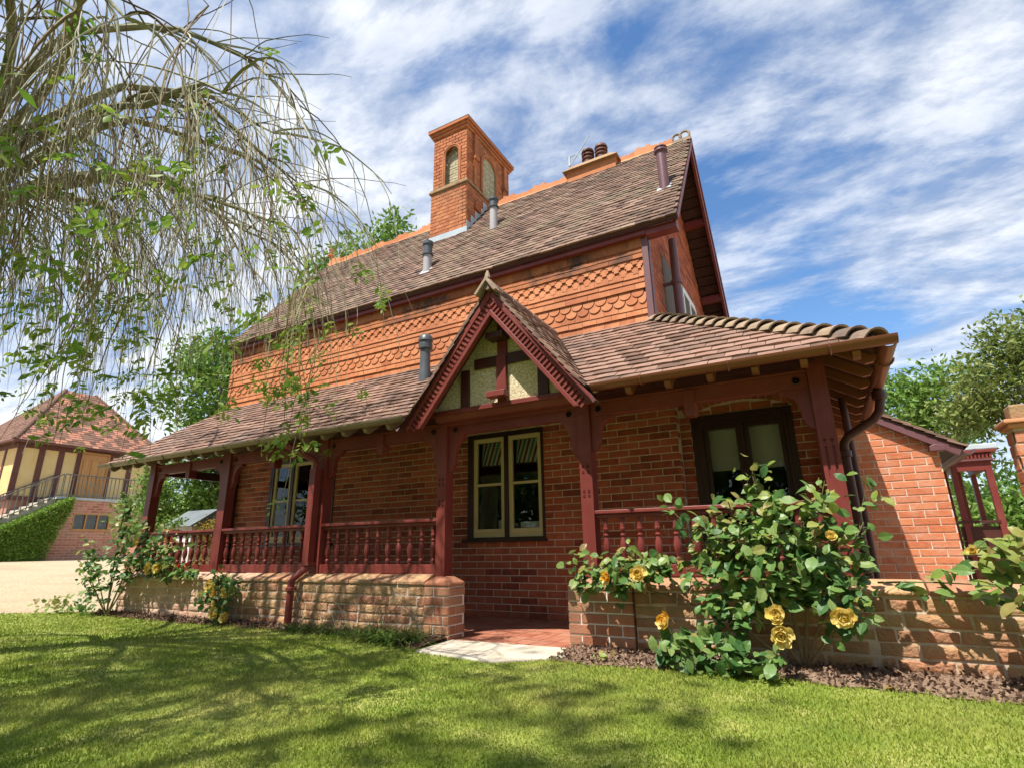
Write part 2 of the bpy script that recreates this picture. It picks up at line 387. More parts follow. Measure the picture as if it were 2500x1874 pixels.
# planting beds against the walls
def bed_edge(x):
    pts = [(-8.6,3.98),(-7.7,3.93),(-6.5,3.90),(-4.7,3.92),(-3.6,3.84),(-2.96,3.66)] if x < -2.5 else [(-1.9,3.72),(-1.33,3.66),(-.39,3.75),(0,3.69),(.66,3.655),(1.6,3.62),(3,3.6)]
    return float(np.interp(x, [p[0] for p in pts], [p[1] for p in pts]))+0.018*math.sin(x*9)+.012*math.sin(x*23+1)
for x0, x1 in ((-8.6, -2.93), (-1.80, 3.0)):
    n = int((x1-x0)/.06); b = B()
    for i in range(n+1):
        x = x0+(x1-x0)*i/n; e = bed_edge(x)
        for t, h in ((0, 0.004), (.3, .016), (1, .035)): b.V.append((x, e+(4.14-e)*t, h+.004*math.sin(x*31+t*9)))
    for i in range(n):
        for k in range(2): a = i*3+k; b.F.append((a, a+3, a+4, a+1))
    tag(b.obj('flower_bed', MT['mulch']), kind='structure')

# ------------------------------------------------------------------ house
house = thing('house', 'red brick cottage with terracotta tile-hung upper storey and maroon timber veranda', 'house', (-4.5, 5.6, 0))
YP, YB, YW, YW2, YU = 4.2, 4.1, 5.625, 5.75, 5.35
def brick_shape(L=.215, h=.065, p=.006, c=.004, d=.03):
    V = [(c,-p,c),(L-c,-p,c),(L-c,-p,h-c),(c,-p,h-c),(0,-p+c,0),(L,-p+c,0),(L,-p+c,h),(0,-p+c,h),(0,d,0),(L,d,0),(L,d,h),(0,d,h)]
    F = [(0,1,2,3)]
    for r in (0, 4):
        for i in range(4): j = (i+1) % 4; F.append((r+4+i, r+4+j, r+j, r+i))
    return V, F
def brick_rows(u0, u1, v0, v1, holes=(), course=.075, L=.225, joint=.01, seed=0, jit=0.0):
    rg = random.Random(seed); out = []; i = 0; v = v0
    while v < v1-.02:
        vt = min(v+course-joint, v1)
        blocked = []
        for h in holes:
            r = h(v+.5*(vt-v)) if callable(h) else ((h[0], h[1]) if h[2] < vt-.01 and h[3] > v+.01 else None)
            if r: blocked.append(r)
        blocked.sort()
        free = []; a = u0
        for r in blocked:
            if r[0] > a: free.append((a, r[0]))
            a = max(a, r[1])
        if a < u1: free.append((a, u1))
        off = (i % 2)*L*.5
        for fa, fb in free:
            fb = min(fb, u1); k = math.floor((fa-u0-off)/L); x = u0+off+k*L
            while x < fb:
                A = max(x, fa); Bx = min(x+L-joint, fb)
                if Bx-A > .035: out.append((A, Bx, v, vt))
                x += L
        v += course; i += 1
    return out
def brick_items(rects, origin, u, out_dir, prio=None, hjit=0.001):
    u = Vector(u); o = Vector(origin); w = -Vector(out_dir); items = []
    for a, b_, c, d in rects:
        p = o+u*a+Vector((0, 0, c))+w*random.uniform(-hjit, hjit)
        sx = (b_-a)/.215; sz = (d-c)/.065
        M4 = frame_m(p, u*sx, w, Vector((0, 0, sz)))
        items.append(('b', M4, cdist(p) if prio is None else prio(p)))
    return items
def wall_boxes(b, u0, u1, v0, v1, holes, place):
    """rect wall with rect holes as butted boxes; place(ua,ub,va,vb) adds one"""
    us = sorted({u0, u1, *[h[0] for h in holes], *[h[1] for h in holes]})
    for a, c in zip(us, us[1:]):
        mid = (a+c)/2; hs = sorted([h for h in holes if h[0] < mid < h[1]], key=lambda h: h[2]); z = v0
        for h in hs:
            if h[2] > z: place(a, c, z, h[2])
            z = h[3]
        if z < v1: place(a, c, z, v1)
MIDW = (-3.767, -2.733, .83, 2.087); LEFW = (-7.45, -6.05, .83, 2.087); BRW = (-1.085, -.143, .62, 2.012)
# ground-floor front wall
b = B()
wall_boxes(b, -8.40, -1.206, -.1, 2.7, [MIDW, LEFW], lambda a, c, d, e: b.box(a, c, YW, YW+.22, d, e))
wall_front = b.obj('wall', MT['mortar'], house)
def archfn(xc, half, zs, rise, band):
    R = (half*half+rise*rise)/(2*rise); zc = zs+rise-R
    def f(z):
        # bricks keep clear of the arch band
        if z < zs-.02 or z > zc+R+band+.01: return None
        ro = R+band; q = ro*ro-(z-zc)**2
        return (xc-math.sqrt(q), xc+math.sqrt(q)) if q > 0 else None
    return f, R, zc
def voussoirs(b_items, xc, half, zs, rise, band, y, n):
    f, R, zc = archfn(xc, half, zs, rise, band); amax = math.asin(min(1, (half+.04)/R)); out = []
    for i in range(n):
        a0 = -amax+2*amax*i/n+.004/R; a1 = -amax+2*amax*(i+1)/n-.004/R
        pts = [(xc+r*math.sin(a), zc+r*math.cos(a)) for r, a in ((R+.004, a0), (R+.004, a1), (R+band, a1), (R+band, a0))]
        bb = B().prism([(p[0], p[1]) for p in pts], (0, y-.007, 0), (1, 0, 0), (0, 0, 1), (0, .05, 0))
        out.append(bb.obj('voussoir', MT['brick'], b_items))
    return out
f1, *_ = archfn(-3.25, .56, 2.10, .045, .125)
rects = brick_rows(-8.36, -1.206, .075, 2.62, [MIDW, LEFW, f1], seed=1)
items = brick_items(rects, (0, YW, 0), (1, 0, 0), (0, -1, 0))
voussoirs(wall_front, -3.25, .56, 2.10, .045, .125, YW, 15)
b = B()
for i in range(32):
    b.box(-8.36+i*.225, -8.36+i*.225+.215 if i < 31 else -1.21, YW-.012, YW+.03, .004, .068)
b.obj('plinth_course', MT['brick'], wall_front)
# recessed right-hand wall with the brown window
b = B()
wall_boxes(b, -1.206, .06, -.1, 2.55, [BRW], lambda a, c, d, e: b.box(a, c, YW2, YW2+.2, d, e))
b.box(-1.206-.03, -1.206, YW+.222, YW2+.2, -.1, 2.55)
b.box(.0, .06, YW2+.2, 9, -.1, 2.3)
wall_right = b.obj('wall', MT['mortar'], house)
f2, *_ = archfn(-.614, .47, 2.025, .105, .09)
rects2 = brick_rows(-1.198, .06, .0, 2.5, [BRW, f2], seed=2)
items += brick_items(rects2, (0, YW2, 0), (1, 0, 0), (0, -1, 0))
voussoirs(wall_right, -.614, .47, 2.025, .105, .09, YW2, 16)
for xx in np.arange(-1.06, -.17, .19): B().box(xx, min(xx+.18, -.16), YW2-.003, YW2+.05, 2.02, 2.02+max(.02, .085*(1-((xx+.09+.614)/.5)**2))).obj('brick', MT['brick'], wall_right)
rects3 = brick_rows(YW, YW2, .0, 2.5, [], seed=3)
ret = brick_items(rects3, (-1.212, 0, 0), (0, 1, 0), (1, 0, 0))
pieces(items, {'b': brick_shape()}, 'brick', wall_front, MT['brick'], 260, 'brickwork')
pieces(ret, {'b': brick_shape()}, 'brick', wall_right, MT['brick'], 0, 'brickwork')
# the rest of the shell
b = B()
b.box(-8.42, -8.2, YW+.22, 9.0, -.1, 4.1); b.box(-8.2, -1.3, 8.8, 9.0, -.1, 4.1); b.box(-1.5, -1.249, 5.97, 8.8, 2.4, 4.1)
b.box(-1.3, .0, 8.8, 9.0, -.1, 2.3)
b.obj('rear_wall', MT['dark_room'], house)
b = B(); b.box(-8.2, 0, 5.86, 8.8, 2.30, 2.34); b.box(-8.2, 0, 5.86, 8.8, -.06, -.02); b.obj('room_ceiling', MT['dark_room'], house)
b = B(); b.box(-1.05, -.17, 5.94, 5.95, 1.46, 2.0); b.prism([(0, 1.98), (.0, 1.60), (.34, 1.98)], (-1.0, 5.925, 0), (1,0,0), (0,0,1), (0,.01,0)); b.obj('room_stand_in', MT['white'], house)  # added pale panel in place of the room and reflections behind this glass
# veranda floor
b = B(); b.box(-8.5, .2, YB+.03, YW, -.12, -.006); floor = b.obj('veranda_floor', MT['mortar'], house)
its = []
for i in range(20):
    for j in range(10):
        x = -4.5+i*.152; y = YB-.02+j*.152
        if y+.146 < YW+.05: its.append(('t', frame_m((x+random.uniform(-.001, .001), y, -.001+random.uniform(-.001, .001)), (1,0,0), (0,1,0), (0,0,1)), 0))
q = B().box(0, .147, 0, .147, -.01, .006)
pieces(its, {'t': (q.V, q.F)}, 'floor_tile', floor, MT['quarry'])

# ---- windows
def ring(b, x0, x1, z0, z1, w, y0, y1):
    b.box(x0, x1, y0, y1, z0, z0+w); b.box(x0, x1, y0, y1, z1-w, z1); b.box(x0, x0+w, y0, y1, z0+w, z1-w); b.box(x1-w, x1, y0, y1, z0+w, z1-w)
def window(R, y, lights, surround, casemat, w_out=.05, stile=.05, bar=1.47, zl=(.862, 2.035)):
    x0, x1, z0, z1 = R
    b = B(); ring(b, x0, x1, z0, z1, w_out*.6, y-.015, y+.10)
    for (a, c), (d, e) in zip(lights, lights[1:]): b.box(c, d, y-.012, y+.09, z0+w_out*.6, z1-w_out*.6)
    b.box(x0+w_out*.6, lights[0][0], y-.012, y+.09, z0+w_out*.6, z1-w_out*.6); b.box(lights[-1][1], x1-w_out*.6, y-.012, y+.09, z0+w_out*.6, z1-w_out*.6)
    b.box(lights[0][0], lights[-1][1], y-.011, y+.09, z0+w_out*.6, zl[0]); b.box(lights[0][0], lights[-1][1], y-.011, y+.09, zl[1], z1-w_out*.6)
    win = b.obj('window', surround, house, bevel=.003)
    for a, c in lights:
        b = B(); ring(b, a, c, zl[0], zl[1], stile, y+.005, y+.05)
        b.box(a, c, y+.006, y+.049, zl[0]+stile, zl[0]+stile+.045)
        b.obj('casement', casemat, win, bevel=.004)
        if bar: B().box(a+stile, c-stile, y+.012, y+.044, bar-.014, bar+.014).obj('glazing_bar', casemat, win)
        B().box(a+stile-.005, c-stile+.005, y+.026, y+.030, zl[0]+stile+.03, zl[1]-stile+.005).obj('pane', MT['glass'], win)
    return win
wm = window(MIDW, YW, [(-3.692, -3.254), (-3.201, -2.764)], MT['frame_dk'], MT['cream'])
B().box(-3.83, -2.715, YW-.05, YW+.04, .808, .842).obj('sill', MT['frame_dk'], wm, bevel=.004)
B().box(-3.76, -2.74, YW+.11, YW+.40, .90, .93).obj('inner_sill', MT['pale_room'], wm)
for a, c in ((-3.66, -3.29), (-3.17, -2.79)):
    bl = B().box(a, c, YW+.14, YW+.145, 1.72, 2.0).obj('blind', MT['white'], wm)
    for k in range(9):
        x = a-.1+k*.06
        pts = [(x, 1.70), (x+.03, 1.70), (x+.13, 2.0), (x+.10, 2.0)]
        pts = [(min(max(px_, a), c), pz) for px_, pz in pts]
        if max(p[0] for p in pts)-min(p[0] for p in pts) > .02: B().prism(pts, (0, YW+.134, 0), (1,0,0), (0,0,1), (0,.005,0)).obj('blind_stripe', MT['blind_r'] if k % 2 else MT['blind_g'], wm)
wl = window(LEFW, YW, [(-7.376, -6.985), (-6.925, -6.53), (-6.47, -6.085)], MT['frame_dk'], MT['cream'])
B().box(-7.50, -6.0, YW-.05, YW+.04, .808, .842).obj('sill', MT['frame_dk'], wl, bevel=.004)
b = B(); b.box(-7.3, -7.0, YW+.25, YW+.27, .9, 1.25); b.box(-6.75, -6.5, YW+.5, YW+.52, .9, 1.7); b.obj('curtain', MT['pale_room'], wl)
wb = window(BRW, YW2, [(-.975, -.622), (-.590, -.228)], MT['frame_dk'], MT['frame_dk'], w_out=.09, stile=.045, bar=None, zl=(.72, 1.90))
B().box(-1.12, -.11, YW2-.05, YW2+.03, .58, .618).obj('sill', MT['frame_dk'], wb, bevel=.004)

# ---- veranda posts
def post(x0, w, zb, zt, kind):
    b = B(); d = .115
    x1 = x0+w; yf = YP
    b.box(x0, x1, yf+.012, yf+d, zb, zt)
    # front plate with routed grooves or paired pegs
    cuts = []
    cx = (x0+x1)/2; g = w*.20
    if kind == 'flute': cuts = [(cx-g, .016, 1.15, 1.36), (cx+g, .016, 1.15, 1.36), (cx-g, .02, 1.385, 1.41), (cx+g, .02, 1.385, 1.41)]
    elif kind == 'peg': cuts = [(cx-g, .018, z-.012, z+.012) for z in (1.367, 1.32, 1.13, 1.165)]+[(cx+g, .018, z-.012, z+.012) for z in (1.367, 1.32, 1.13, 1.165)]
    holes = [(c-wd/2, c+wd/2, a, e) for c, wd, a, e in cuts]
    wall_boxes(b, x0, x1, zb, zt, holes, lambda a, c, dd, e: b.box(a, c, yf, yf+.0121, dd, e))
    p = b.obj('post', MT['paint'], house, bevel=0)
    for h in holes:
        B().lathe([(.0065, -.004), (.0065, .006), (.003, .009)], ((h[0]+h[1])/2, yf+.010, (h[2]+h[3])/2), 8, (0, -1, 0)).obj('peg', MT['paint'], p) if kind == 'peg' else None
    return p
POSTS = [(-8.15, .125), (-6.512, .14), (-4.80, .125), (-3.168, .102), (-1.715, .106), (.030, .112)]
ZT = 1.955
for i, (x, w) in enumerate(POSTS):
    post(x, w, .515 if i in (0, 1, 2) else (.50 if i in (3, 4) else .515), ZT, 'peg' if i in (3, 4) else ('flute' if i == 5 else 'plain'))
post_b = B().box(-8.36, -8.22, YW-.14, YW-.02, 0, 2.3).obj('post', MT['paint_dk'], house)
B().box(.02, .14, 5.62, 5.745, 0, 2.1).obj('post', MT['paint'], house)
# head beam between the posts, bay by bay, with a drop piece in the middle of each bay
ZB0, ZB1 = 1.785, 1.895
for i in range(5):
    xa = POSTS[i][0]+POSTS[i][1]; xb = POSTS[i+1][0]
    B().box(xa, xb, YP+.025, YP+.10, ZB0, ZB1).obj('head_beam', MT['paint'], house, bevel=.004)
    B().box(xa, xb, YP+.012, YP+.11, ZB1, ZB1+.018).obj('beam_moulding', MT['paint'], house, bevel=.004)
    if i != 3:
        xm = (xa+xb)/2-(.0 if i < 4 else .0)
        b = B(); b.prism([(-.042, ZB1-.005), (.042, ZB1-.005), (.042, 1.70), (.03, 1.685), (-.03, 1.685), (-.042, 1.70)], (xm, YP+.008, 0), (1,0,0), (0,0,1), (0,.105,0))
        b.obj('drop_piece', MT['paint'], house, bevel=.004)
    # arched brackets
    big = (i == 3)
    for s, x in ((1, xa), (-1, xb)):
        rw, rh = (.44, .34) if big else (.20, .17)
        zt = (1.90 if big else ZB0)
        pts = [(0, zt), (rw, zt), (rw, zt-.03)]
        for k in range(1, 10):
            a = k/10*math.pi/2
            pts.append((rw-(rw-.075)*math.sin(a), zt-.03-(rh-.03)*(1-math.cos(a))))
        pts += [(.075, zt-rh), (.075, zt-rh-.06), (.062, zt-rh-.06), (.062, zt-rh-.066), (.055, zt-rh-.085), (.035, zt-rh-.115), (0, zt-rh-.13)]
        B().prism([(x+s*p[0], p[1]) for p in pts], (0, YP+.03, 0), (1,0,0), (0,0,1), (0,.06,0)).obj('bracket', MT['paint'], house, bevel=.004)
        B().lathe([(.030, 0), (.030, .008), (.022, .010), (.020, .004), (.008, .004), (.006, .012)], (x+s*(.085 if big else .075), YP+(.029 if not big else .029), zt-(.07 if big else -.055)), 12, (0, -1, 0)).obj('roundel', MT['paint_dk'], house, smooth=True)
# side beams at the two ends
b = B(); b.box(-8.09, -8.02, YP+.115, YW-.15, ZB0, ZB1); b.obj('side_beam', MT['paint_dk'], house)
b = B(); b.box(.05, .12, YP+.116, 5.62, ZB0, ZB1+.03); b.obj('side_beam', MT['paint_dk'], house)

# boarded veranda ceiling
for k, y in enumerate(np.arange(4.44, 5.60, .145)):
    B().box(-8.38, -.0, y, min(y+.14, 5.612), 2.255, 2.27).obj('ceiling_board', MT['soffit'], house)

# ---- railings
bal = B()
h0, h1 = .605, .955; H = h1-h0
prof = [(.017, .0), (.017, .03), (.023, .035), (.023, .06), (.013, .075), (.016, .10), (.026, .14), (.029, .18), (.026, .23), (.017, .275), (.014, .29), (.022, .305), (.022, .315), (.014, .325), (.018, .35), (.023, .36), (.023, .385), (.019, .39), (.019, .47), (.024, .475), (.024, .50)]
sc = H/.50
bal.lathe([(r, z*sc) for r, z in prof], (0, 0, 0), 8)
bal_me = bal.mesh('baluster'); bal_me.materials.append(MT['paint'])
bal_me.polygons.foreach_set('use_smooth', [True]*len(bal_me.polygons))
try: bal_me.set_sharp_from_angle(angle=math.radians(35))
except Exception: pass
def railing(xa, xb, n):
    b = B()
    b.box(xa, xb, YP+.002, YP+.108, .985, 1.015); b.box(xa, xb, YP+.02, YP+.09, .955, .985)
    r = b.obj('railing', MT['paint'], house, bevel=.006)
    b = B(); b.box(xa, xb, YP+.018, YP+.085, .522, .606); b.obj('bottom_rail', MT['paint'], r, bevel=.004)
    for k in range(n):
        o = bpy.data.objects.new('baluster', bal_me); COL.objects.link(o); o.parent = r
        o.location = (xa+(xb-xa)*(k+.5)/n, YP+.055, h0+.001); o.rotation_euler = (0, 0, random.uniform(-.1, .1))
for i, n in ((0, 11), (1, 11), (2, 11), (4, 12)):
    railing(POSTS[i][0]+POSTS[i][1], POSTS[i+1][0], n)

# ---- lower (veranda) roof
ER, EY, EZ = .45, 3.955, 1.955          # eave: right end x, y, z
TY, TZ = 5.35, 2.985                    # top of the slope at the upper wall
EL = -8.83
HX = -1.24                              # where the hip meets the wall
GX, GZ, GS = -2.378, 3.03, 1.245        # porch gable: ridge x, ridge z, slope
sv = Vector((0, TY-EY, TZ-EZ)); SL = sv.length; sdir = sv/SL; nrm = Vector((0, -sdir.z, sdir.y))
def tile_shape(w=.16, L=.17, t=.019):
    # x: width, y: up the slope, z: off the roof; slightly cambered
    V = [(0,0,t*.15),(w,0,t*.15),(w,L,-t*.9),(0,L,-t*.9),(0,0,t*1.15),(w*.5,0,t*1.3),(w,0,t*1.15),(w,L,t*.1),(w*.5,L,t*.2),(0,L,t*.1)]
    F = [(0,1,6,5,4),(4,5,8,9),(5,6,7,8),(0,4,9,3),(1,2,7,6)]
    return V, F
def tile_run(o, u, s, n, ua, ub, nrow, gauge, W=.165, skip=None, seed=0, wob=.004):
    """tiles on a plane: origin o, along u, up s, normal n; ua(v), ub(v) limits per row"""
    rg = random.Random(seed); its = []
    for i in range(nrow):
        v = i*gauge; a = ua(v); c = ub(v)
        x = a-(W*.5 if i % 2 else 0); first = True
        sag = rg.uniform(-.002, .002)
        while x < c-.02:
            xa = max(x, a); xb = min(x+W-.004, c)
            if xb-xa > .03:
                p = o+u*xa+s*(v+rg.uniform(-wob, wob)+sag)+n*(.004+rg.uniform(0, .004))
                mid = p+u*((xb-xa)/2)
                if not (skip and skip(mid)):
                    tilt = rg.uniform(-.018, .018)
                    uu = (u+n*rg.uniform(-.02, .02)+s*rg.uniform(-.02, .02))*((xb-xa)/.16)
                    ss = (s+n*rg.uniform(-.015, .03))
                    its.append(('t', frame_m(p, uu, ss, n), cdist(mid)))
            x += W
    return its
def low_skip(p):
    hw = (GZ-p.z)/GS
    return p.z < GZ and abs(p.x-GX) < hw-.02
deck = B()
# deck under the tiles: front slope in three pieces round the porch, plus the hipped right side
def deckpoly(pts, t=.03, n=nrm): deck.prism([(p[0], p[1]) for p in pts], Vector((0, EY, EZ))-n*.006, (1,0,0), sdir, -n*t)
hwE = (GZ-EZ)/GS
deckpoly([(EL+.03, .02), (GX-hwE-.0, .02), (GX-(GZ-TZ)/GS, SL), (-8.39, SL)])
deckpoly([(GX+hwE, .02), (ER-.02, .02), (HX, SL), (GX+(GZ-TZ)/GS, SL)])
sR = Vector((HX-ER, 0, TZ-EZ)); SRL = sR.length; sRd = sR/SRL; nR = Vector((sRd.z*1, 0, -sRd.x*1)).normalized()
# right-hand slope (faces right)
V = [(ER-.02, EY+.02, EZ-.0), (ER-.02, 7.3, EZ), (HX, 7.3, TZ), (HX, TY, TZ)]
V2 = [tuple(Vector(v)-nR*.03) for v in V]; Vt = [tuple(Vector(v)-nR*.004) for v in V]
deck.add(Vt+V2, [(0,1,2,3),(7,6,5,4),(0,4,5,1),(1,5,6,2),(2,6,7,3),(3,7,4,0)])
lowroof = deck.obj('veranda_roof', MT['soffit'], house)
G = .112
nrow = int(SL/G)+1
its = tile_run(Vector((0, EY-.03, EZ-.02))+nrm*.006, Vector((1,0,0)), sdir, nrm, lambda v: EL+.44*min(1, v/SL), lambda v: ER-.01+(HX-ER)*min(1, v/SL), nrow, G, skip=low_skip, seed=5, wob=.007)
nrowR = int(SRL/.1)
its2 = tile_run(Vector((ER+.03, 0, EZ-.02))+nR*.006, Vector((0,1,0)), sRd, nR, lambda v: EY+.02+(TY-EY)*min(1, v/SRL), lambda v: 7.3, nrowR, .1, seed=6)
# porch gable roof
gits = []
for sgn in (-1, 1):
    gd = Vector((-sgn, 0, GS)).normalized(); gn = Vector((sgn*GS, 0, 1)).normalized()
    half = .985; foot = Vector((GX+sgn*half, 0, GZ-GS*half)); LEN = math.hypot(half, GS*half)
    n_ = int(LEN/.088)
    def yend(v, foot=foot, gd=gd):
        z = foot.z+gd.z*v; return min(5.33, EY+(z-EZ)*(TY-EY)/(TZ-EZ)+.04)
    o_ = foot; u_ = Vector((0, 1, 0))
    run = tile_run(o_, u_, gd, gn, lambda v: 3.86, yend, n_, .088, seed=8+sgn)
    gits += [(('t' if sgn > 0 else 'm'), M4, p) for k, M4, p in run]
    b = B(); z0 = foot.z; zt_ = GZ-.0
    pa = [Vector((GX, 3.9, GZ)), Vector((GX, 5.35, GZ)), Vector((GX+sgn*half, EY+(z0-EZ)*(TY-EY)/(TZ-EZ)+.05, z0)), Vector((GX+sgn*half, 3.9, z0))]
    pb = [p-gn*.03 for p in pa]; pa = [p-gn*.003 for p in pa]
    b.add([tuple(p) for p in pa+pb], [(0,1,2,3),(7,6,5,4),(0,4,5,1),(1,5,6,2),(2,6,7,3),(3,7,4,0)])
    b.obj('porch_roof_deck', MT['soffit'], lowroof)
Vt_, Ft_ = tile_shape(); Vm = [(x, y, z) for x, y, z in Vt_]
pieces(its+its2+gits, {'t': (Vt_, Ft_), 'm': (Vm, [tuple(reversed(f)) for f in Ft_])}, 'roof_tile', lowroof, MT['roof_low'], 300, 'roof_tiling')
# bonnet hip tiles
h0v, h1v = Vector((ER+.0, EY-.0, EZ+.01)), Vector((HX-.02, TY+.02, TZ+.03)); hd = h1v-h0v; HL = hd.length; hdn = hd/HL
hn = (nrm+nR).normalized(); hs = hdn.cross(hn).normalized()
bon = B(); V = []; F = []; NS = 9
for k, (yy, rr, lift) in enumerate(((0, .105, .030), (.19, .075, -.004))):
    for th in (0, .013):
        for i in range(NS):
            a = math.radians(-74+148*i/(NS-1)); V.append((math.sin(a)*(rr-th)*1.2, yy, (math.cos(a)*(rr-th)-rr*.55)+lift))
for i in range(NS-1):
    F += [(i, i+1, 2*NS+i+1, 2*NS+i), (NS+i, 3*NS+i, 3*NS+i+1, NS+i+1), (i, NS+i, NS+i+1, i+1)]
F += [(0, 2*NS, 3*NS, NS), (NS-1, 2*NS-1, 4*NS-1, 3*NS-1)]
bon.add(V, F); bme = bon.mesh('bonnet_tile'); bme.materials.append(MT['bonnet'])
nb = 19
for i in range(nb):
    o = bpy.data.objects.new('bonnet_tile', bme); COL.objects.link(o); o.parent = lowroof
    o.matrix_basis = frame_m(h0v+hd*(i/nb), hs*random.uniform(.95, 1.05), hdn*(HL/nb/.15), hn*random.uniform(.95, 1.05))

# gutters
def gutter_profile(r=.052, t=.006, n=8):
    pts = [(r*math.cos(math.pi+math.pi*i/n), r*math.sin(math.pi+math.pi*i/n)) for i in range(n+1)]
    inn = [((r-t)*math.cos(2*math.pi-math.pi*i/n), (r-t)*math.sin(2*math.pi-math.pi*i/n)) for i in range(n+1)]
    return pts+inn
def gutter(p0, p1, side, mat, r=.052, lip=True, parent=house):
    p0, p1, side = Vector(p0), Vector(p1), Vector(side)
    prof = gutter_profile(r)
    if lip: prof = [(r, .012)]+[(x, y) for x, y in prof[::-1]][0:0]+prof if False else prof
    return B().prism(prof, p0, side, (0,0,1), p1-p0).obj('gutter', mat, parent, smooth=True)
gy = EY-.058; gz = EZ-.003
gl = gutter((EL-.03, gy, gz), (GX-.955, gy, gz), (0,1,0), MT['gutter_old'])
gr = gutter((GX+.925, gy, gz), (ER+.095, gy, gz), (0,1,0), MT['gutter'])
gs = gutter((ER+.055, gy+.055, gz), (ER+.055, 6.2, gz-.03), (1,0,0), MT['gutter'])
for x in np.arange(-8.5, .4, .62):
    if abs(x-GX) > .95:
        B().beam((x, gy-.056, gz-.0), (x, gy-.056, gz+.004), .02, .012).obj('gutter_bracket', MT['gutter'], gl if x < GX else gr)
        b = B(); b.tube([(x, gy+.055*math.cos(a), gz+.057*math.sin(a)) for a in np.linspace(math.pi, 1.9*math.pi, 9)], .008, 6); b.obj('gutter_strap', MT['gutter'] if x > GX else MT['gutter_old'], gl if x < GX else gr)
for y in (4.35, 5.25, 6.0):
    b = B(); b.tube([(ER+.055+.057*math.cos(a), y, gz-.01+.057*math.sin(a)) for a in np.linspace(math.pi*1.05, 1.98*math.pi, 9)], .007, 6); b.obj('gutter_strap', MT['gutter'], gs)
# rafter feet
rf = B().prism([(0, 0), (.30, 0), (.30, -.075), (.03, -.075), (0, -.045)], (0,0,0), (0,1,0), (0,0,1), (.045,0,0))
rme = rf.mesh('rafter_foot'); rme.materials.append(MT['gutter'])
rme2 = rf.mesh('rafter_foot'); rme2.materials.append(MT['gutter_old'])  # pale left feet: their sunlit look put into the colour
ang = math.atan2(TZ-EZ, TY-EY)
for x in np.arange(-8.70, .40, .30):
    if abs(x-GX) < .93: continue
    o = bpy.data.objects.new('rafter_foot', rme2 if x < GX else rme); COL.objects.link(o); adopt(o, house)
    o.matrix_basis = Matrix.Translation((x, EY-.03, EZ-.055)) @ Matrix.Rotation(ang, 4, 'X')
angR = math.atan2(TZ-EZ, ER-HX)
for y in np.arange(4.16, 7.0, .34):
    o = bpy.data.objects.new('rafter_foot', rme); COL.objects.link(o); adopt(o, house)
    o.matrix_basis = Matrix.Translation((ER+.0, y, EZ-.035)) @ Matrix.Rotation(math.radians(90), 4, 'Z') @ Matrix.Rotation(angR, 4, 'X') @ Matrix.Scale(1.25, 4, (0,1,0))
# fascia behind gutters
# downpipes
dp = B(); dp.tube([(-5.02, gy, gz-.05), (-5.0, gy+.02, gz-.10), (-4.80, YP-.06, 1.70), (-4.765, YP-.055, 1.64), (-4.765, YP-.055, 1.58)], .034, 10)
dp.box(-4.81, -4.725, YP-.095, YP-.012, .62, 1.60)
dp.tube([(-4.767, YP-.055, .63), (-4.767, YP-.06, .58), (-4.80, YB-.075, .49), (-4.83, YB-.085, .45), (-4.83, YB-.085, .0)], .036, 10)
dp.lathe([(.036,0),(.05,.005),(.05,.03),(.036,.04)], (-4.83, YB-.085, .36), 12); dp.box(-4.83, -4.70, YP-.11, YP-.005, .60, .63)
dp.obj('downpipe', MT['paint'], house, smooth=True)
dp = B(); dp.tube([(ER+.05, 5.02, gz-.05), (ER+.05, 5.02, gz-.16), (ER+.03, 5.02, gz-.24), (ER-.02, 5.02, gz-.30), (.24, 5.02, 1.54), (.205, 5.02, 1.49), (.20, 5.02, 1.42), (.20, 5.02, 0)], .034, 10)
dp.lathe([(.034,0),(.048,.005),(.048,.05),(.034,.055)], (.20, 5.02, 1.38), 12); dp.lathe([(.034,0),(.05,.01),(.05,.07),(.036,.08)], (ER+.05, 5.02, gz-.15), 12)
dp.tube([(.27, 5.45, 1.95), (.27, 5.45, 0)], .03, 10)
dp.obj('downpipe', MT['paint_dk'], house, smooth=True)

# ---- porch gable
gab = B()
def rake_board(y0, y1, inner, outer, x_out=.955, mat=MT['paint'], name='bargeboard', bev=.004, parent=house):
    """board between two offsets below the ridge line (vertical), both rakes"""
    out = []
    for s in (-1, 1):
        zc_ = 1.80
        xo = min(x_out, (GZ-outer-zc_)/GS); xi = min(x_out-.03, (GZ-inner-zc_)/GS)
        pts = [(0, GZ-outer), (xo, GZ-outer-GS*xo), (xi, GZ-inner-GS*xi), (0, GZ-inner)]
        out.append(B().prism([(GX+s*a, c) for a, c in pts], (0, y0, 0), (1,0,0), (0,0,1), (0, y1-y0, 0)).obj(name, mat, parent, bevel=bev))
    return out
rake_board(3.895, 3.935, .275, .02, name='bargeboard')
rake_board(3.872, 3.894, .10, .012, name='bargeboard_moulding')
rake_board(3.880, 3.894, .275, .215, name='bargeboard_bead')
nd = 30
dm = B().box(-.010, .010, 0, .016, -.034, .034).mesh('dentil'); dm.materials.append(MT['paint'])
for s in (-1, 1):
    for i in range(nd):
        t = (i+.6)/nd*.865
        o = bpy.data.objects.new('dentil', dm); COL.objects.link(o); adopt(o, house)
        o.matrix_basis = Matrix.Translation((GX+s*t, 3.8785, GZ-GS*t-.157)) @ Matrix.Rotation(s*math.atan(GS), 4, 'Y')
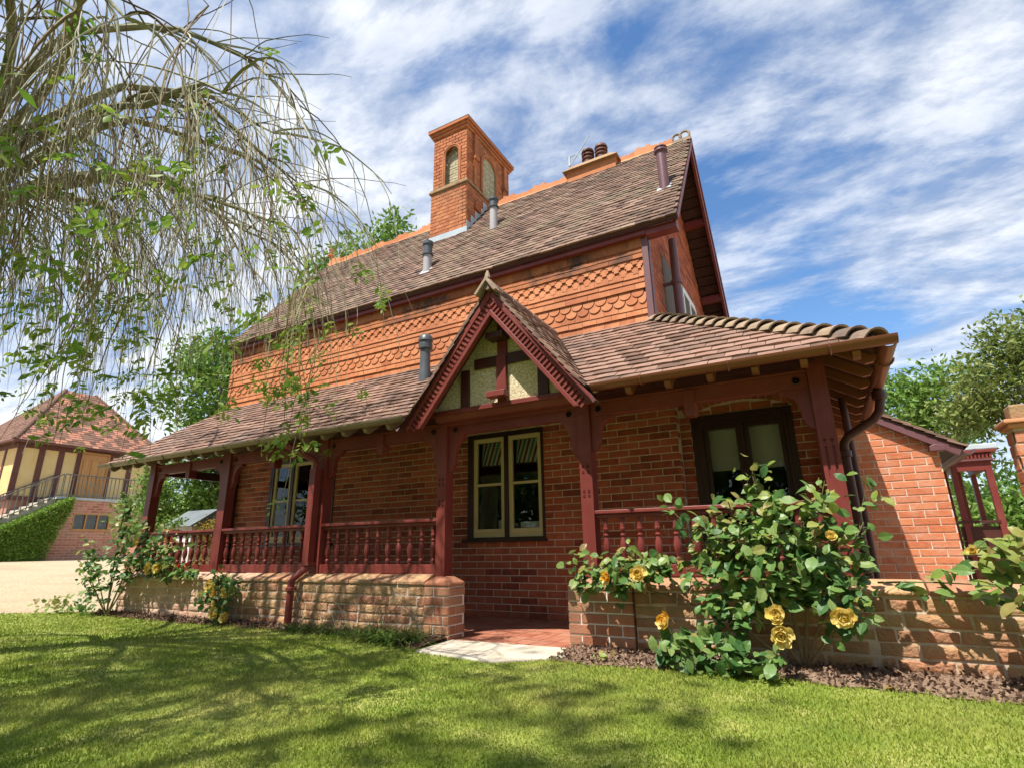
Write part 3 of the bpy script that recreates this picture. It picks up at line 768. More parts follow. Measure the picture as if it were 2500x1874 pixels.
# pediment: roughcast panels and framing
YPD = 4.135
pts = [(-.86, 1.98), (.86, 1.98), (0, 3.02)]
B().prism([(GX+a, c) for a, c in pts], (0, YPD, 0), (1,0,0), (0,0,1), (0,.08,0)).obj('roughcast_panel', MT['rough'], house)
def strip(b, x0, z0, x1, z1, w, y0=-.028):
    b.beam((x0, YPD+y0/2, z0), (x1, YPD+y0/2, z1), abs(y0), w, up=(1,0,0) if abs(z1-z0) > abs(x1-x0) else (0,0,1))
KX = -2.39
for (x0, z0, x1, z1, w, y0) in ((KX, 2.0, KX, 2.92, .095, -.034), (KX-.75, 2.40, KX+.75, 2.40, .10, -.028), (-2.80, 2.0, -2.80, 2.36, .09, -.03), (-1.98, 2.0, -1.98, 2.36, .10, -.03)):
    b = B()
    if x0 == x1: b.box(x0-w/2, x1+w/2, YPD+y0, YPD, z0, z1)
    else: b.box(KX-(GZ-.25-z0)/GS, KX+(GZ-.25-z0)/GS, YPD+y0, YPD, z0-w/2, z0+w/2)
    b.obj('pediment_timber', MT['paint_dk'] if x0 != KX else MT['paint'], house, bevel=.003)
B().prism([(-.05, 2.06), (.05, 2.06), (.05, 2.42), (0, 2.48), (-.05, 2.42)], (KX, YPD-.05, 0), (1,0,0), (0,0,1), (0,.018,0)).obj('king_post_face', MT['paint'], house, bevel=.003)
B().box(KX-.10, KX+.085, YPD-.16, YPD-.03, 2.575, 2.635).obj('purlin_block', MT['paint_dk'], house, bevel=.005)
B().box(KX-.10, KX+.09, YPD-.15, YPD-.05, 2.025, 2.08).obj('tie_block', MT['paint'], house, bevel=.005)
b = B(); b.box(-3.18, -1.60, YP-.115, YP+.115, 1.955, 2.0); b.prism([(0,0),(.09,0),(.09,-.055),(.03,-.055)], (-3.14, YP-.10, 1.955), (0,1,0), (0,0,1), (1.50,0,0)); b.obj('tie_beam', MT['paint'], house, bevel=.005)
b = B(); b.box(-3.10, -1.67, YP-.02, YP+.09, 1.87, 1.954); b.obj('porch_lintel', MT['paint'], house, bevel=.004)
# porch soffit boards + ridge
for i in range(7):
    rt_ = B().lathe([(.05,0),(.05,.19)], (0,0,0), 10, (0,1,0))
    o = rt_.obj('porch_ridge_tile', MT['roof_low'], house, smooth=True); o.location = (GX, 3.83+i*.21, GZ+.005-.0*i)
    o.matrix_parent_inverse = INV[house.name]
B().prism([(-.12,-.10),(0,.07),(.12,-.10),(.09,-.11),(0,.02),(-.09,-.11)], (GX, 3.80, GZ+.02), (1,0,0), (0,.12,1), (0,.10,0)).obj('porch_ridge_end', MT['bonnet'], house, bevel=.006)
B().lathe([(.03,0),(.022,.04),(.008,.075)], (GX, 3.84, GZ+.075), 8).obj('porch_ridge_end', MT['bonnet'], house, smooth=True)
# ------------------------------------------------------------------ upper storey
UL, UR = -8.386, -1.249
b = B(); b.box(UL, UR-.03, YU+.004, YU+.2, 2.4, 4.15); b.box(UL-.03, UL, YU+.01, 9.0, 2.4, 4.15)
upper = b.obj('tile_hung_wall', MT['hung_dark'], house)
def hung(poly, h, t=.012):
    n = len(poly); V = []
    for x, z in poly: V.append((x, -.029+.024*z/h, z))
    for x, z in poly: V.append((x, -.029+.024*z/h+t, z))
    F = [tuple(range(n)), tuple(range(2*n-1, n-1, -1))]+[(i, i+n, (i+1) % n+n, (i+1) % n) for i in range(n)]
    return V, F
def rect(w, h): return [(0, 0), (w, 0), (w, h), (0, h)]
HS = {}
HS['p'] = hung(rect(.166, .15), .15); HS['w'] = hung(rect(.27, .15), .15); HS['d'] = hung(rect(.24, .24), .24)
sc_ = [(.0705+.0665*math.cos(a), .062-.062*math.sin(a)) for a in np.linspace(math.pi, 0, 9)]
sc_ = [(.0705-.0665*math.cos(a), .062-.062*math.sin(a)) for a in np.linspace(0, math.pi, 11)]
HS['s'] = hung([(.002, .14)][:0]+sc_+[(.139, .14), (.002, .14)], .14)
st = [(.002, .055), (.022, .055), (.022, .032), (.042, .032), (.042, .0), (.097, .0), (.097, .032), (.117, .032), (.117, .055), (.139, .055), (.139, .13), (.002, .13)]
HS['z'] = hung(st, .13)
rows = [('p', 2.985), ('p', 3.075), ('p', 3.145), ('s', 3.205), ('s', 3.285), ('w', 3.375), ('w', 3.455), ('p', 3.515), ('z', 3.560), ('z', 3.618), ('z', 3.676), ('w', 3.742), ('w', 3.802), ('d', 3.865)]
pitch_ = dict(p=.169, w=.273, d=.243, s=.141, z=.141)
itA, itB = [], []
for i, (k, z) in enumerate(rows):
    P = pitch_[k]; x = UL-(P/2 if i % 2 else 0)
    while x < UR-.075:
        sx = 1.0
        if x < UL: x0, sx = UL, (x+P-UL)/P
        else: x0 = x
        if x0+P*sx > UR-.065: sx = (UR-.065-x0)/P
        if sx > .2:
            p = (x0, YU-.003*(i % 2)-.002, z+random.uniform(-.003, .003))
            M4 = Matrix.Translation(p) @ Matrix.Rotation(random.uniform(-.006, .006), 4, 'Y') @ Matrix.Scale(sx, 4, (1,0,0))
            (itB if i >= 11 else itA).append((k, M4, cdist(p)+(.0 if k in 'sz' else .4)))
        x += P
pieces(itA, HS, 'hung_tile', upper, MT['hung'], 240, 'hung_tiling')
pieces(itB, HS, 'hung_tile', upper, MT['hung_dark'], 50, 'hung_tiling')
b = B(); b.box(UR-.066, UR+.0, YU-.032, YU-.004, 2.97, 3.96); b.box(UR-.026, UR+.012, YU-.003, YU+.07, 2.97, 3.96); b.obj('corner_board', MT['purple'], house, bevel=.003)
# gable end wall (faces right)
RY, RZ, MEY, MEZ = 7.195, 6.518, 5.275, 4.125
SLP = (RZ-MEZ)/(RY-MEY)
b = B(); b.prism([(YU+.075, 2.4), (9.0, 2.4), (9.0, 4.1), (RY, 6.38), (YU+.075, 4.12)], (UR-.2, 0, 0), (0,1,0), (0,0,1), (.19,0,0)); gw = b.obj('gable_wall', MT['mortar'], house)
GWIN = (7.05, 7.95, 2.9, 4.15)
lim1 = lambda z: (0, max(YU+.08, RY-(6.36-z)/SLP)) if z > 2.6 else (0, YU+.08)
lim2 = lambda z: (RY+(6.36-z)/SLP, 20)
gr_ = brick_rows(5.43, 9.0, 2.6, 6.3, [lim1, lim2, GWIN], seed=9)
pieces(brick_items(gr_, (UR-.010, 0, 0), (0,1,0), (1,0,0)), {'b': brick_shape()}, 'brick', gw, MT['brick'], 0, 'brickwork')
gwn = B(); 
gwn.box(UR-.012, UR+.01, 7.05, 7.11, 2.9, 4.10); gwn.box(UR-.012, UR+.01, 7.89, 7.95, 2.9, 4.10); gwn.box(UR-.012, UR+.01, 7.11, 7.89, 4.05, 4.14); gwn.box(UR-.012, UR+.01, 7.46, 7.54, 2.9, 4.05)
gwo = gwn.obj('window', MT['white'], house)
B().box(UR-.012, UR-.006, 7.11, 7.89, 2.9, 4.05).obj('pane', MT['glass'], gwo)
# ---- main roof
XL, XR = -8.42, -.905
yb = 2*RY-MEY
b = B()
b.prism([(MEY-.03, MEZ-.03*SLP), (RY, RZ), (RY, RZ-.09), (MEY-.03, MEZ-.03*SLP-.055)], (XL, 0, 0), (0,1,0), (0,0,1), (XR-XL,0,0))
b.prism([(RY, RZ), (yb+.03, MEZ-.03*SLP), (yb+.03, MEZ-.03*SLP-.055), (RY, RZ-.09)], (XL, 0, 0), (0,1,0), (0,0,1), (XR-XL,0,0))
mroof = b.obj('roof', MT['soffit'], house)
ms = Vector((0, RY-MEY, RZ-MEZ)); ML = ms.length; msd = ms/ML; mn = Vector((0, -msd.z, msd.y))
CX0, CX1, CY0, CY1 = -5.211, -4.466, 6.546, 8.058
def chim_skip(p): return CX0 < p.x < CX1 and p.y > CY0
g2 = .094
rt1 = tile_run(Vector((0, MEY-.05, MEZ-.05*SLP))+mn*.006, Vector((1,0,0)), msd, mn, lambda v: XL-.01, lambda v: XR+.01, int(ML/g2)+1, g2, skip=chim_skip, seed=12, wob=.007)
pieces(rt1, {'t': tile_shape()}, 'roof_tile', mroof, MT['roof'], 0, 'roof_tiling')
bs = Vector((0, RY-yb, RZ-MEZ)); bsd = bs/bs.length; bn = Vector((0, bsd.z, -bsd.y))
rt2 = tile_run(Vector((0, yb+.05, MEZ-.05*SLP))+bn*.006, Vector((-1,0,0)), bsd, bn, lambda v: -XR-.01, lambda v: -XL+.01, int(ML/.14)+1, .14, skip=chim_skip, seed=13)
pieces(rt2, {'t': tile_shape(L=.2)}, 'roof_tile', mroof, MT['roof'], 0, 'rear_roof_tiling')
# soffit boards and bargeboards at the right verge
for sgn, y_e in ((1, yb), (-1, MEY)):
    d_ = Vector((0, y_e-RY, MEZ-RZ)); Ld = d_.length; dn = d_/Ld; nn = Vector((0, sgn*(RZ-MEZ), abs(y_e-RY))).normalized()
    bb_ = B()
    th_ = .10 if sgn > 0 else .035
    bb_.obox(Vector((XR-.02, RY, RZ))+d_*.505-nn*th_, (.02,0,0), d_*.507, nn*th_)
    bo = bb_.obj('bargeboard', MT['paint'], mroof, bevel=.004)
    B().obox(Vector((XR+.008, RY, RZ))+d_*.505-nn*.035, (.0075,0,0), d_*.506, nn*.03).obj('verge_moulding', MT['paint'], mroof)
    nbd = int(Ld/.155)
    for i in range(nbd):
        c = Vector(((UR+XR)/2-.02, RY, RZ))+dn*((i+.5)*.155+.05)-nn*.082
        B().obox(c, ((XR-UR)/2-.022,0,0), dn*.070, nn*.007).obj('soffit_board', MT['soffit'], mroof)
    for t in (.40, .80):
        c = Vector(((UR+XR)/2-.02, RY, RZ))+d_*t-nn*.13
        B().obox(c, ((XR-UR)/2-.02,0,0), (0,.05,0), (0,0,.05)).obj('purlin_end', MT['paint'], mroof)
# eaves gutter, fascia and the boxed end
ug = gutter((XL-.01, MEY-.012, MEZ-.035), (XR+.012, MEY-.012, MEZ-.035), (0,1,0), MT['paint_dk'], r=.042)
B().box(XL+.01, UR, MEY-.008, MEY+.05, MEZ-.145, MEZ-.078).obj('fascia', MT['paint'], house)
b = B(); b.box(UR+.002, XR-.01, MEY+.0, YU+.05, MEZ-.16, MEZ-.079); b.obj('eaves_box', MT['paint'], house)
for x in np.arange(XL+.4, XR, .8):
    b = B(); b.tube([(x, MEY-.012+.046*math.cos(a), MEZ-.035+.046*math.sin(a)) for a in np.linspace(math.pi, 1.9*math.pi, 8)], .006, 6); b.obj('gutter_strap', MT['paint_dk'], ug)
dp = B(); dp.tube([(-1.10, 5.93, 4.2), (-1.10, 5.93, 2.9)], .047, 12); dp.lathe([(.047,0),(.062,.005),(.062,.05),(.047,.055)], (-1.10, 5.93, 3.62), 14); dp.box(-1.25, -1.1, 5.91, 5.95, 3.63, 3.66)
dp.obj('downpipe', MT['purple'], house, smooth=True)
# ridge tiles with pierced crest
def ridge_tile(kind):
    b = B(); L = .298
    for s in (-1, 1):
        nn = Vector((0, s*SLP, 1)).normalized(); dd = Vector((0, s*1, -SLP)).normalized()
        b.obox(Vector((L/2, 0, .012))+dd*.075, (L/2,0,0), dd*.075, nn*.008)
    if kind == 0: pts = [(0,.0),(L,.0),(L,.10),(L*.86,.10),(L*.86,.135),(L*.64,.135),(L*.64,.115),(L*.36,.115),(L*.36,.135),(L*.14,.135),(L*.14,.10),(0,.10)]
    else: pts = [(0,.0),(L,.0),(L,.085),(L*.8,.085),(L*.74,.06),(L*.66,.085),(L*.56,.085),(L*.5,.06),(L*.44,.085),(L*.34,.085),(L*.26,.06),(L*.2,.085),(0,.085)]
    b.prism(pts, (0, -.017, .0), (1,0,0), (0,0,1), (0,.034,0))
    return b.mesh('ridge_tile')
rms = [ridge_tile(0), ridge_tile(1)]
for m in rms: m.materials.append(MT['ridge'])
for i in range(24):
    x = XL+.06+i*.3
    if CX0-.2 < x < CX1-.05: continue
    o = bpy.data.objects.new('ridge_tile', rms[i % 2]); COL.objects.link(o); o.parent = mroof
    o.location = (x, RY, RZ+.012+random.uniform(-.004, .004)); o.rotation_euler = (0, random.uniform(-.012, .012), 0)
b = B()
for cx, cz, r in ((-1.10, RZ+.085, .062), (-.985, RZ+.09, .07)):
    b.tube([(cx+r*math.cos(a), RY, cz+r*math.sin(a)) for a in np.linspace(-2.2, 3.4, 18)], .019, 8)
b.box(XR-.30, XR+.01, RY-.025, RY+.025, RZ-.01, RZ+.035)
b.obj('ridge_scroll', MT['bonnet'], mroof, smooth=True)
B().lathe([(.05,0),(.035,.06),(.025,.10),(.025,.22),(.075,.235),(.075,.26),(.025,.275),(.022,.36),(.06,.375),(.06,.40),(.02,.42),(.012,.46)], (XL+.04, RY, RZ), 10).obj('finial', MT['ridge'], mroof, smooth=True)
# flues through the roof
def flue(x, y, z0, z1, zc, r, capm=MT['grey_pipe'], body=MT['pipe_pale'], hat=False):
    b = B().lathe([(r, 0), (r, zc-z0)], (x, y, z0), 14)
    fl = b.obj('flue', body, house, smooth=True)
    h = z1-zc
    B().lathe([(r*1.02, -.002), (r*1.35, .005), (r*1.35, .03), (r*1.05, .04), (r*1.05, h*.72), (r*1.3, h*.75), (r*1.3, h*.95), (r*.9, h)], (x, y, zc), 14).obj('flue_cap', capm, fl, smooth=True)
flue(-4.54, 5.661, 4.55, 5.107, 4.874, .062)
flue(-3.806, 6.331, 5.36, 6.002, 5.82, .062)
flue(-1.105, 5.877, 4.82, 5.47, 5.40, .062, MT['purple'], MT['purple'])
b = B().lathe([(.075, -.25), (.075, .12), (.062, .18), (.062, .42)], (-3.90, 4.88, 2.62), 14); fl = b.obj('flue', MT['grey_pipe'], house, smooth=True)
B().lathe([(.066,0),(.085,.01),(.085,.06),(.078,.065),(.078,.10),(.09,.105),(.085,.15),(.06,.185),(.02,.20)], (-3.90, 4.88, 3.03), 14).obj('flue_cap', MT['grey_pipe'], fl, smooth=True)
b = B()
for x, y, z in ((-4.54, 5.661, 4.66), (-3.806, 6.331, 5.48), (-1.105, 5.877, 4.925)):
    b.obox((x, y-.03, z-.075+.03), (.085,0,0), msd*.085, mn*.004)
b.obj('flue_flashing', MT['lead'], mroof)

# ---- big chimney stack
ch = B(); ch.box(CX0, CX1, CY0, CY1, 5.2, 6.70)
ch.box(CX0+.03, CX1-.03, CY0+.11, CY1-.03, 6.70, 7.9)
chim = ch.obj('chimney_stack', MT['chim_mortar'], house)
NX, NH, NZ0, NS_ = -4.79, .145, 6.80, 7.42
def nfun(c, hw, z0, zs):
    def f(z):
        if z < z0: return None
        if z < zs: return (c-hw, c+hw)
        q = hw*hw-(z-zs)**2
        return (c-math.sqrt(q), c+math.sqrt(q)) if q > .0004 else None
    return f
kw = dict(course=.068, L=.135, joint=.008)
r_low = brick_rows(CX0, CX1, 5.3, 6.68, seed=21, **kw)
r_up = brick_rows(CX0+.02, CX1-.02, 6.82, 7.86, [nfun(NX, NH+.05, NZ0, NS_)], seed=22, **kw)
s_low = brick_rows(CY0, CY1, 5.4, 6.68, seed=23, **kw)
s_up = brick_rows(CY0+.02, CY1-.02, 6.82, 7.86, [nfun(7.29, .30, 6.8, 7.42)], seed=24, **kw)
its = brick_items(r_low, (0, CY0, 0), (1,0,0), (0,-1,0))+brick_items(s_low, (CX1, 0, 0), (0,1,0), (1,0,0))
its += brick_items(r_up, (0, CY0+.02, 0), (1,0,0), (0,-1,0))+brick_items(s_up, (CX1-.02, 0, 0), (0,1,0), (1,0,0))
bsh = brick_shape(d=.10)
pieces(its, {'b': bsh}, 'brick', chim, MT['chim'], 0, 'brickwork')
fill = brick_rows(CX0+.2, CX1-.1, 6.80, 7.70, seed=25, course=.055, L=.12, joint=.008)
fit_ = brick_items(fill, (0, CY0+.112, 0), (1,0,0), (0,-1,0), hjit=.004)
fill2 = brick_rows(6.95, 7.65, 6.80, 7.80, seed=26, course=.055, L=.12, joint=.008)
fit_ += brick_items(fill2, (CX1-.028, 0, 0), (0,1,0), (1,0,0), hjit=.004)
pieces([(k, m, p) for k, m, p in fit_], {'b': brick_shape()}, 'brick', chim, MT['infill'], 0, 'niche_infill')
# arch rings round the niches
b = B()
for r, rr in ((NH+.035, .022), (NH+.005, .014)):
    pts = [(NX-r, CY0+.012, NZ0)]+[(NX-r*math.cos(a), CY0+.012, NS_+r*math.sin(a)) for a in np.linspace(0, math.pi, 15)]+[(NX+r, CY0+.012, NZ0)]
    b.tube(pts, rr, 6)
for r, rr in ((.275, .026), (.235, .016)):
    pts = [(CX1-.008, 7.29-r, 6.82)]+[(CX1-.008, 7.29-r*math.cos(a), 7.42+r*math.sin(a)) for a in np.linspace(0, math.pi, 15)]+[(CX1-.008, 7.29+r, 6.82)]
    b.tube(pts, rr, 6)
b.obj('niche_arch', MT['chim'], chim, smooth=True)
b = B(); b.box(CX0-.035, CX1+.035, CY0-.035, CY1+.035, 6.70, 6.745); b.box(CX0-.015, CX1+.015, CY0-.015, CY1+.015, 6.745, 6.79); b.obj('string_course', MT['capstone'], chim, bevel=.01)
for y in (6.80, 7.84):
    b = B(); b.box(CX1-.02, CX1+.035, y-.05, y+.05, 7.36, 7.86); b.box(CX1-.02, CX1+.06, y-.07, y+.07, 7.30, 7.36)
    b.prism([(0,7.30),(.05,7.30),(0,7.17)], (CX1-.02, y-.06, 0), (1,0,0), (0,0,1), (0,.12,0)); b.box(CX1-.02, CX1+.02, y-.035, y+.035, 6.81, 7.17)
    b.obj('pilaster', MT['chim'], chim, bevel=.004)
for y in (6.86, 7.90):
    b = B(); b.prism([(-.09,6.30),(.09,6.30),(.09,6.42),(0,6.54),(-.09,6.42)], (CX1-.01, y, 0), (0,1,0), (0,0,1), (.05,0,0)); b.obj('corbel', MT['chim'], chim, bevel=.004)
b = B(); b.box(CX0-.01, CX1+.01, CY0-.01, CY1+.01, 7.862, 7.91); b.box(CX0-.035, CX1+.035, CY0-.035, CY1+.035, 7.91, 7.965); b.box(CX0-.065, CX1+.065, CY0-.065, CY1+.065, 7.965, 8.03)
b.obj('cornice', MT['chim'], chim, bevel=.006)
def frustum(x0, x1, y0, y1, z0, z1, dx, dy):
    V = [(x0,y0,z0),(x1,y0,z0),(x1,y1,z0),(x0,y1,z0),(x0+dx,y0+dy,z1),(x1-dx,y0+dy,z1),(x1-dx,y1-dy,z1),(x0+dx,y1-dy,z1)]
    return B().add(V, [(0,3,2,1),(4,5,6,7),(0,1,5,4),(1,2,6,5),(2,3,7,6),(3,0,4,7)])
frustum(CX0-.07, CX1+.07, CY0-.07, CY1+.07, 8.031, 8.20, .22, .20).obj('chimney_cap', MT['capstone'], chim)
# lead flashing round its foot
b = B(); zf = MEZ+(CY0-MEY)*SLP
b.box(CX0-.02, CX1+.02, CY0-.012, CY0-.008, zf-.02, zf+.13)
b.obox((( CX0+CX1)/2, CY0-.09, zf-.085), ((CX1-CX0)/2+.05,0,0), msd*.10, mn*.004)
pts = [(CY0-.02, zf-.02), (CY0+.62, zf-.02+.64*SLP), (CY0+.62, zf+.14+.64*SLP), (CY0-.02, zf+.13)]
for k in range(5):
    ya = CY0-.01+k*.13; za = MEZ+(ya-MEY)*SLP
    b.prism([(ya, za-.02), (ya+.13, za-.02+.13*SLP), (ya+.13, za+.10+.13*SLP), (ya, za+.10+.13*SLP)], (CX1+.009, 0, 0), (0,1,0), (0,0,1), (.004,0,0))
b.obj('lead_flashing', MT['lead'], chim)
# small stack behind the ridge
b = B(); b.box(-2.84, -2.02, 7.05, 7.75, 6.2, 6.57); st2 = b.obj('chimney_stack', MT['chim'], house)
frustum(-2.90, -1.97, 6.99, 7.81, 6.57, 6.73, .14, .14).obj('chimney_cap', MT['capstone'], st2)
for x in (-2.53, -2.30):
    B().lathe([(.09,0),(.085,.10),(.105,.11),(.105,.13),(.07,.135),(.07,.17),(.105,.175),(.105,.20),(.07,.205),(.07,.235),(.11,.24),(.10,.285),(.05,.295)], (x, 7.25, 6.72), 14).obj('chimney_pot', MT['timber_br'], st2, smooth=True)
b = B(); b.tube([(-2.80, 7.1, 6.72), (-2.80, 7.1, 6.90)], .02, 8); b.tube([(-2.84, 7.1, 6.90), (-2.70, 7.1, 6.90)], .01, 6); b.tube([(-2.78, 7.1, 6.74), (-2.55, 7.1, 7.02), (-2.45, 7.1, 7.16)], .008, 6)
b.tube([(-2.66, 7.1, 6.92), (-2.60, 7.1, 6.78)], .007, 6)
b.obj('aerial', MT['lead'], st2)

# things on the window sill
mug = B().lathe([(.034, 0), (.036, .13), (.031, .13), (.029, .01)], (-3.42, YW+.2, .931), 14).obj('white_beaker', MT['white'], smooth=True)
tag(mug, 'small white beaker standing inside the middle window', 'beaker')
bx = B().box(-3.13, -2.88, YW+.15, YW+.24, .931, 1.035).obj('white_box', MT['white'], bevel=.006)
tag(bx, 'low white box standing inside the middle window', 'box')

# ------------------------------------------------------------------ base walls of the veranda
def stone_shape(seed, L=.215, h=.065):
    rg = random.Random(seed); p = .008; c = .007; j = lambda a: rg.uniform(-a, a)
    V, F = brick_shape(L, h, p, c, .05)
    V = [(x+(j(.006) if i < 8 else 0), y+(j(.003) if i < 4 else 0), z+(j(.004) if i < 8 else 0)) for i, (x, y, z) in enumerate(V)]
    V.append((L/2+j(.02), -p-.003+j(.002), h/2+j(.01))); F = [(0,1,len(V)-1),(1,2,len(V)-1),(2,3,len(V)-1),(3,0,len(V)-1)]+F[1:]
    return V, F
SS = {f's{i}': stone_shape(i) for i in range(6)}
SS['b'] = brick_shape()
def stone_rows(x0, x1, zs, seed, lmin=.17, lmax=.34):
    rg = random.Random(seed); out = []
    for i, (za, zb_) in enumerate(zip(zs, zs[1:])):
        x = x0-rg.uniform(0, .2)
        while x < x1:
            L = rg.uniform(lmin, lmax); a = max(x, x0); c = min(x+L-.012, x1)
            if c-a > .05: out.append((a, c, za+rg.uniform(-.003, .003), zb_-.012+rg.uniform(-.003, .003)))
            x += L
    return out
def base_wall(root, x0, x1, split, seed, coping=True):
    b = B(); b.box(x0, x1, YB, YB+.24, -.12, .435)
    core = b.obj('core', MT['stone_mortar'], root)
    zs = [-.05, .03, .105, .185, .262, .345, .435]
    for part, (a, c, mat) in enumerate(split):
        rr = stone_rows(a, c, zs, seed+part)
        its = []
        for (xa, xb, za, zb_) in rr:
            p = Vector((xa, YB+random.uniform(-.004, .006), za))
            its.append((f's{random.randrange(6)}', frame_m(p, Vector(((xb-xa)/.215, 0, 0)), Vector((0, 1, 0)), Vector((0, 0, (zb_-za)/.065))), cdist(p)))
        pieces(its, SS, 'stone', root, MT[mat], 300)
    # chamfered coping blocks
    x = x0; rg = random.Random(seed+50)
    while x < x1-.02:
        L = min(rg.uniform(.26, .42), x1-x)
        dz = rg.uniform(-.006, .006)
        B().prism([(-.018, .437), (.235, .437), (.235, .518+dz), (.10, .518+dz), (-.018, .462+dz)], (x+.004, YB, 0), (0,1,0), (0,0,1), (L-.008,0,0)).obj('coping_stone', MT[split[0][2] if x < split[0][1] else split[-1][2]], root, bevel=.008)
        x += L
    return root
def brick_pier(root, x0, x1, side, seed, zc=.425):
    b = B(); b.box(x0+.004, x1-.004, YB-.02, YB+.21, -.12, zc); b.obj('pier_core', MT['mortar_w'], root)
    kw = dict(course=.0765, L=.21, joint=.0115)
    its = brick_items(brick_rows(x0, x1, -.03, zc, seed=seed, **kw), (0, YB-.022, 0), (1,0,0), (0,-1,0))
    if side > 0: its += brick_items(brick_rows(YB-.02, YB+.212, -.03, zc, seed=seed+1, **kw), (x1-.002, 0, 0), (0,1,0), (1,0,0))
    pieces(its, {'b': brick_shape()}, 'brick', root, MT['brick_pier'], 300)
    V = [(x0-.005, YB-.03, zc+.002), (x1+.008, YB-.03, zc+.002), (x1+.008, YB+.215, zc+.002), (x0-.005, YB+.215, zc+.002)]
    top = [(x0+.05, YB+.06, .505), (x1-.07, YB+.06, .505), (x1-.07, YB+.17, .505), (x0+.05, YB+.17, .505)]
    mid = [(v[0], v[1], v[2]+.03) for v in V]
    B().add(V+mid+top, [(0,3,2,1)]+[(i, (i+1) % 4, (i+1) % 4+4, i+4) for i in range(4)]+[(4+i, 4+(i+1) % 4, 8+(i+1) % 4, 8+i) for i in range(4)]+[(8,9,10,11)]).obj('pier_cap', MT['brick_pier'], root, bevel=.012)
lb = thing('base_wall', 'weathered stone base wall under the veranda railing, left of the porch step', 'wall', (-5.5, YB, 0))
base_wall(lb, -8.20, -3.19, [(-8.20, -5.75, 'stone_worn'), (-5.74, -3.20, 'stone')], 31)
brick_pier(lb, -3.185, -2.919, 1, 41)
rb = thing('base_wall', 'buff stone base wall behind the big rose bush, right of the porch step', 'wall', (0, YB, 0))
base_wall(rb, -1.30, 2.6, [(-1.30, .14, 'stone'), (.15, 2.6, 'stone')], 61)
brick_pier(rb, -1.812, -1.31, -1, 71)
# porch step slab
sl = B().prism([(-2.845, 3.56), (-2.11, 3.45), (-1.70, 3.80), (-1.81, 4.12), (-2.90, 4.10)], (0, 0, -.05), (1,0,0), (0,1,0), (0,0,.064)).obj('step_slab', MT['slab'], bevel=.008)
tag(sl, 'pale concrete step slab in front of the porch opening', 'step')

# ------------------------------------------------------------------ brick outbuilding on the right
ax = thing('outbuilding', 'orange brick lean-to wing with sloping tiled verge beside the veranda end', 'building', (.6, 7.2, 0))
AY = 7.0
roofz = lambda x: 2.105-(x-.572)*.636
b = B(); b.prism([(.06, -.1), (1.10, -.1), (1.10, roofz(1.10)-.10), (.06, roofz(.06)-.10)], (0, AY, 0), (1,0,0), (0,0,1), (0,.2,0)); b.box(.9, 1.098, AY+.2, 9.5, -.1, 1.5); aw = b.obj('wall', MT['mortar'], ax)
lim = lambda z: (.06+max(0, (roofz(.06)-.10-z))/.636, 9) 
rr = brick_rows(.085, 1.10, 0, 2.4, [lim], seed=81)
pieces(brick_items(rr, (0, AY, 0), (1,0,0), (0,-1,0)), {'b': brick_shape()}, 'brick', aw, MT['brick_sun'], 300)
u_ = Vector((1, 0, -.636)).normalized(); n_ = Vector((.636, 0, 1)).normalized()
p0 = Vector((.0, 0, roofz(0))); p1 = Vector((1.30, 0, roofz(1.30)))
B().obox((p0+p1)/2+Vector((0, AY-.05, 0))-n_*.055, (p1-p0)/2, (0,.025,0), n_*.045).obj('bargeboard', MT['purple'], ax, bevel=.004)
b = B(); b.obox((p0+p1)/2+Vector((0, AY+1.2, 0))-n_*.02, (p1-p0)/2, (0,1.28,0), n_*.012); ar = b.obj('roof', MT['soffit'], ax)
ud = -u_; its = tile_run(p1+u_*.03+Vector((0, AY-.10, 0)), Vector((0,1,0)), ud, n_, lambda v: 0, lambda v: 2.4, 14, .1, seed=83)
pieces(its, {'t': tile_shape()}, 'roof_tile', ar, MT['roof_low'], 60, 'roof_tiling')
B().prism([(0,0),(.13,0),(.13,.05),(.05,.07),(0,.05)], (1.02, AY-.09, 1.62), (1,0,0), (0,0,1), (0,.12,0)).obj('kneeler', MT['purple'], ax, bevel=.005)
g_ = gutter((1.33, AY-.08, roofz(1.3)-.03), (1.33, 9.3, roofz(1.3)-.03), (1,0,0), MT['purple'], parent=ax)

# bay porch behind it
by = thing('bay_porch', 'maroon timber bay porch with dentil cornice behind the brick wing', 'porch', (1.5, 8.1, 0))
B().box(1.36, 1.80, 8.0, 8.9, 1.735, 1.80).obj('lead_roof', MT['lead'], by, bevel=.01)
b = B(); b.box(1.35, 1.775, 7.99, 8.9, 1.70, 1.734); b.box(1.38, 1.73, 8.02, 8.9, 1.60, 1.70); bc = b.obj('cornice', MT['paint'], by, bevel=.004)
for k in range(10): B().box(1.40+k*.034, 1.418+k*.034, 8.005, 8.02, 1.635, 1.685).obj('dentil', MT['paint'], bc)
B().box(1.37, 1.75, 8.0, 8.02, 1.612, 1.63).obj('moulding', MT['purple'], bc)
b = B(); b.box(1.38, 1.645, 8.03, 8.10, 1.505, 1.60); b.box(1.64, 1.70, 8.10, 8.9, 1.52, 1.60); b.obj('head_beam', MT['paint'], by)
for x, y, w in ((1.645, 8.03, .062), (1.33, 8.03, .05), (1.645, 8.8, .05), (1.50, 8.8, .05), (1.36, 8.8, .05)): B().box(x, x+w, y, y+.07, 0, 1.6).obj('post', MT['paint'], by, bevel=.004)
b = B(); b.box(1.28, 1.66, 8.02, 8.12, .93, .955); b.box(1.64, 1.71, 8.12, 8.8, .93, .955); b.obj('rail', MT['paint_dk'], by)
for k in range(5): B().box(1.30, 1.645, 8.06, 8.075, .10+k*.16, .25+k*.16).obj('plank', MT['paint_dk'], by)
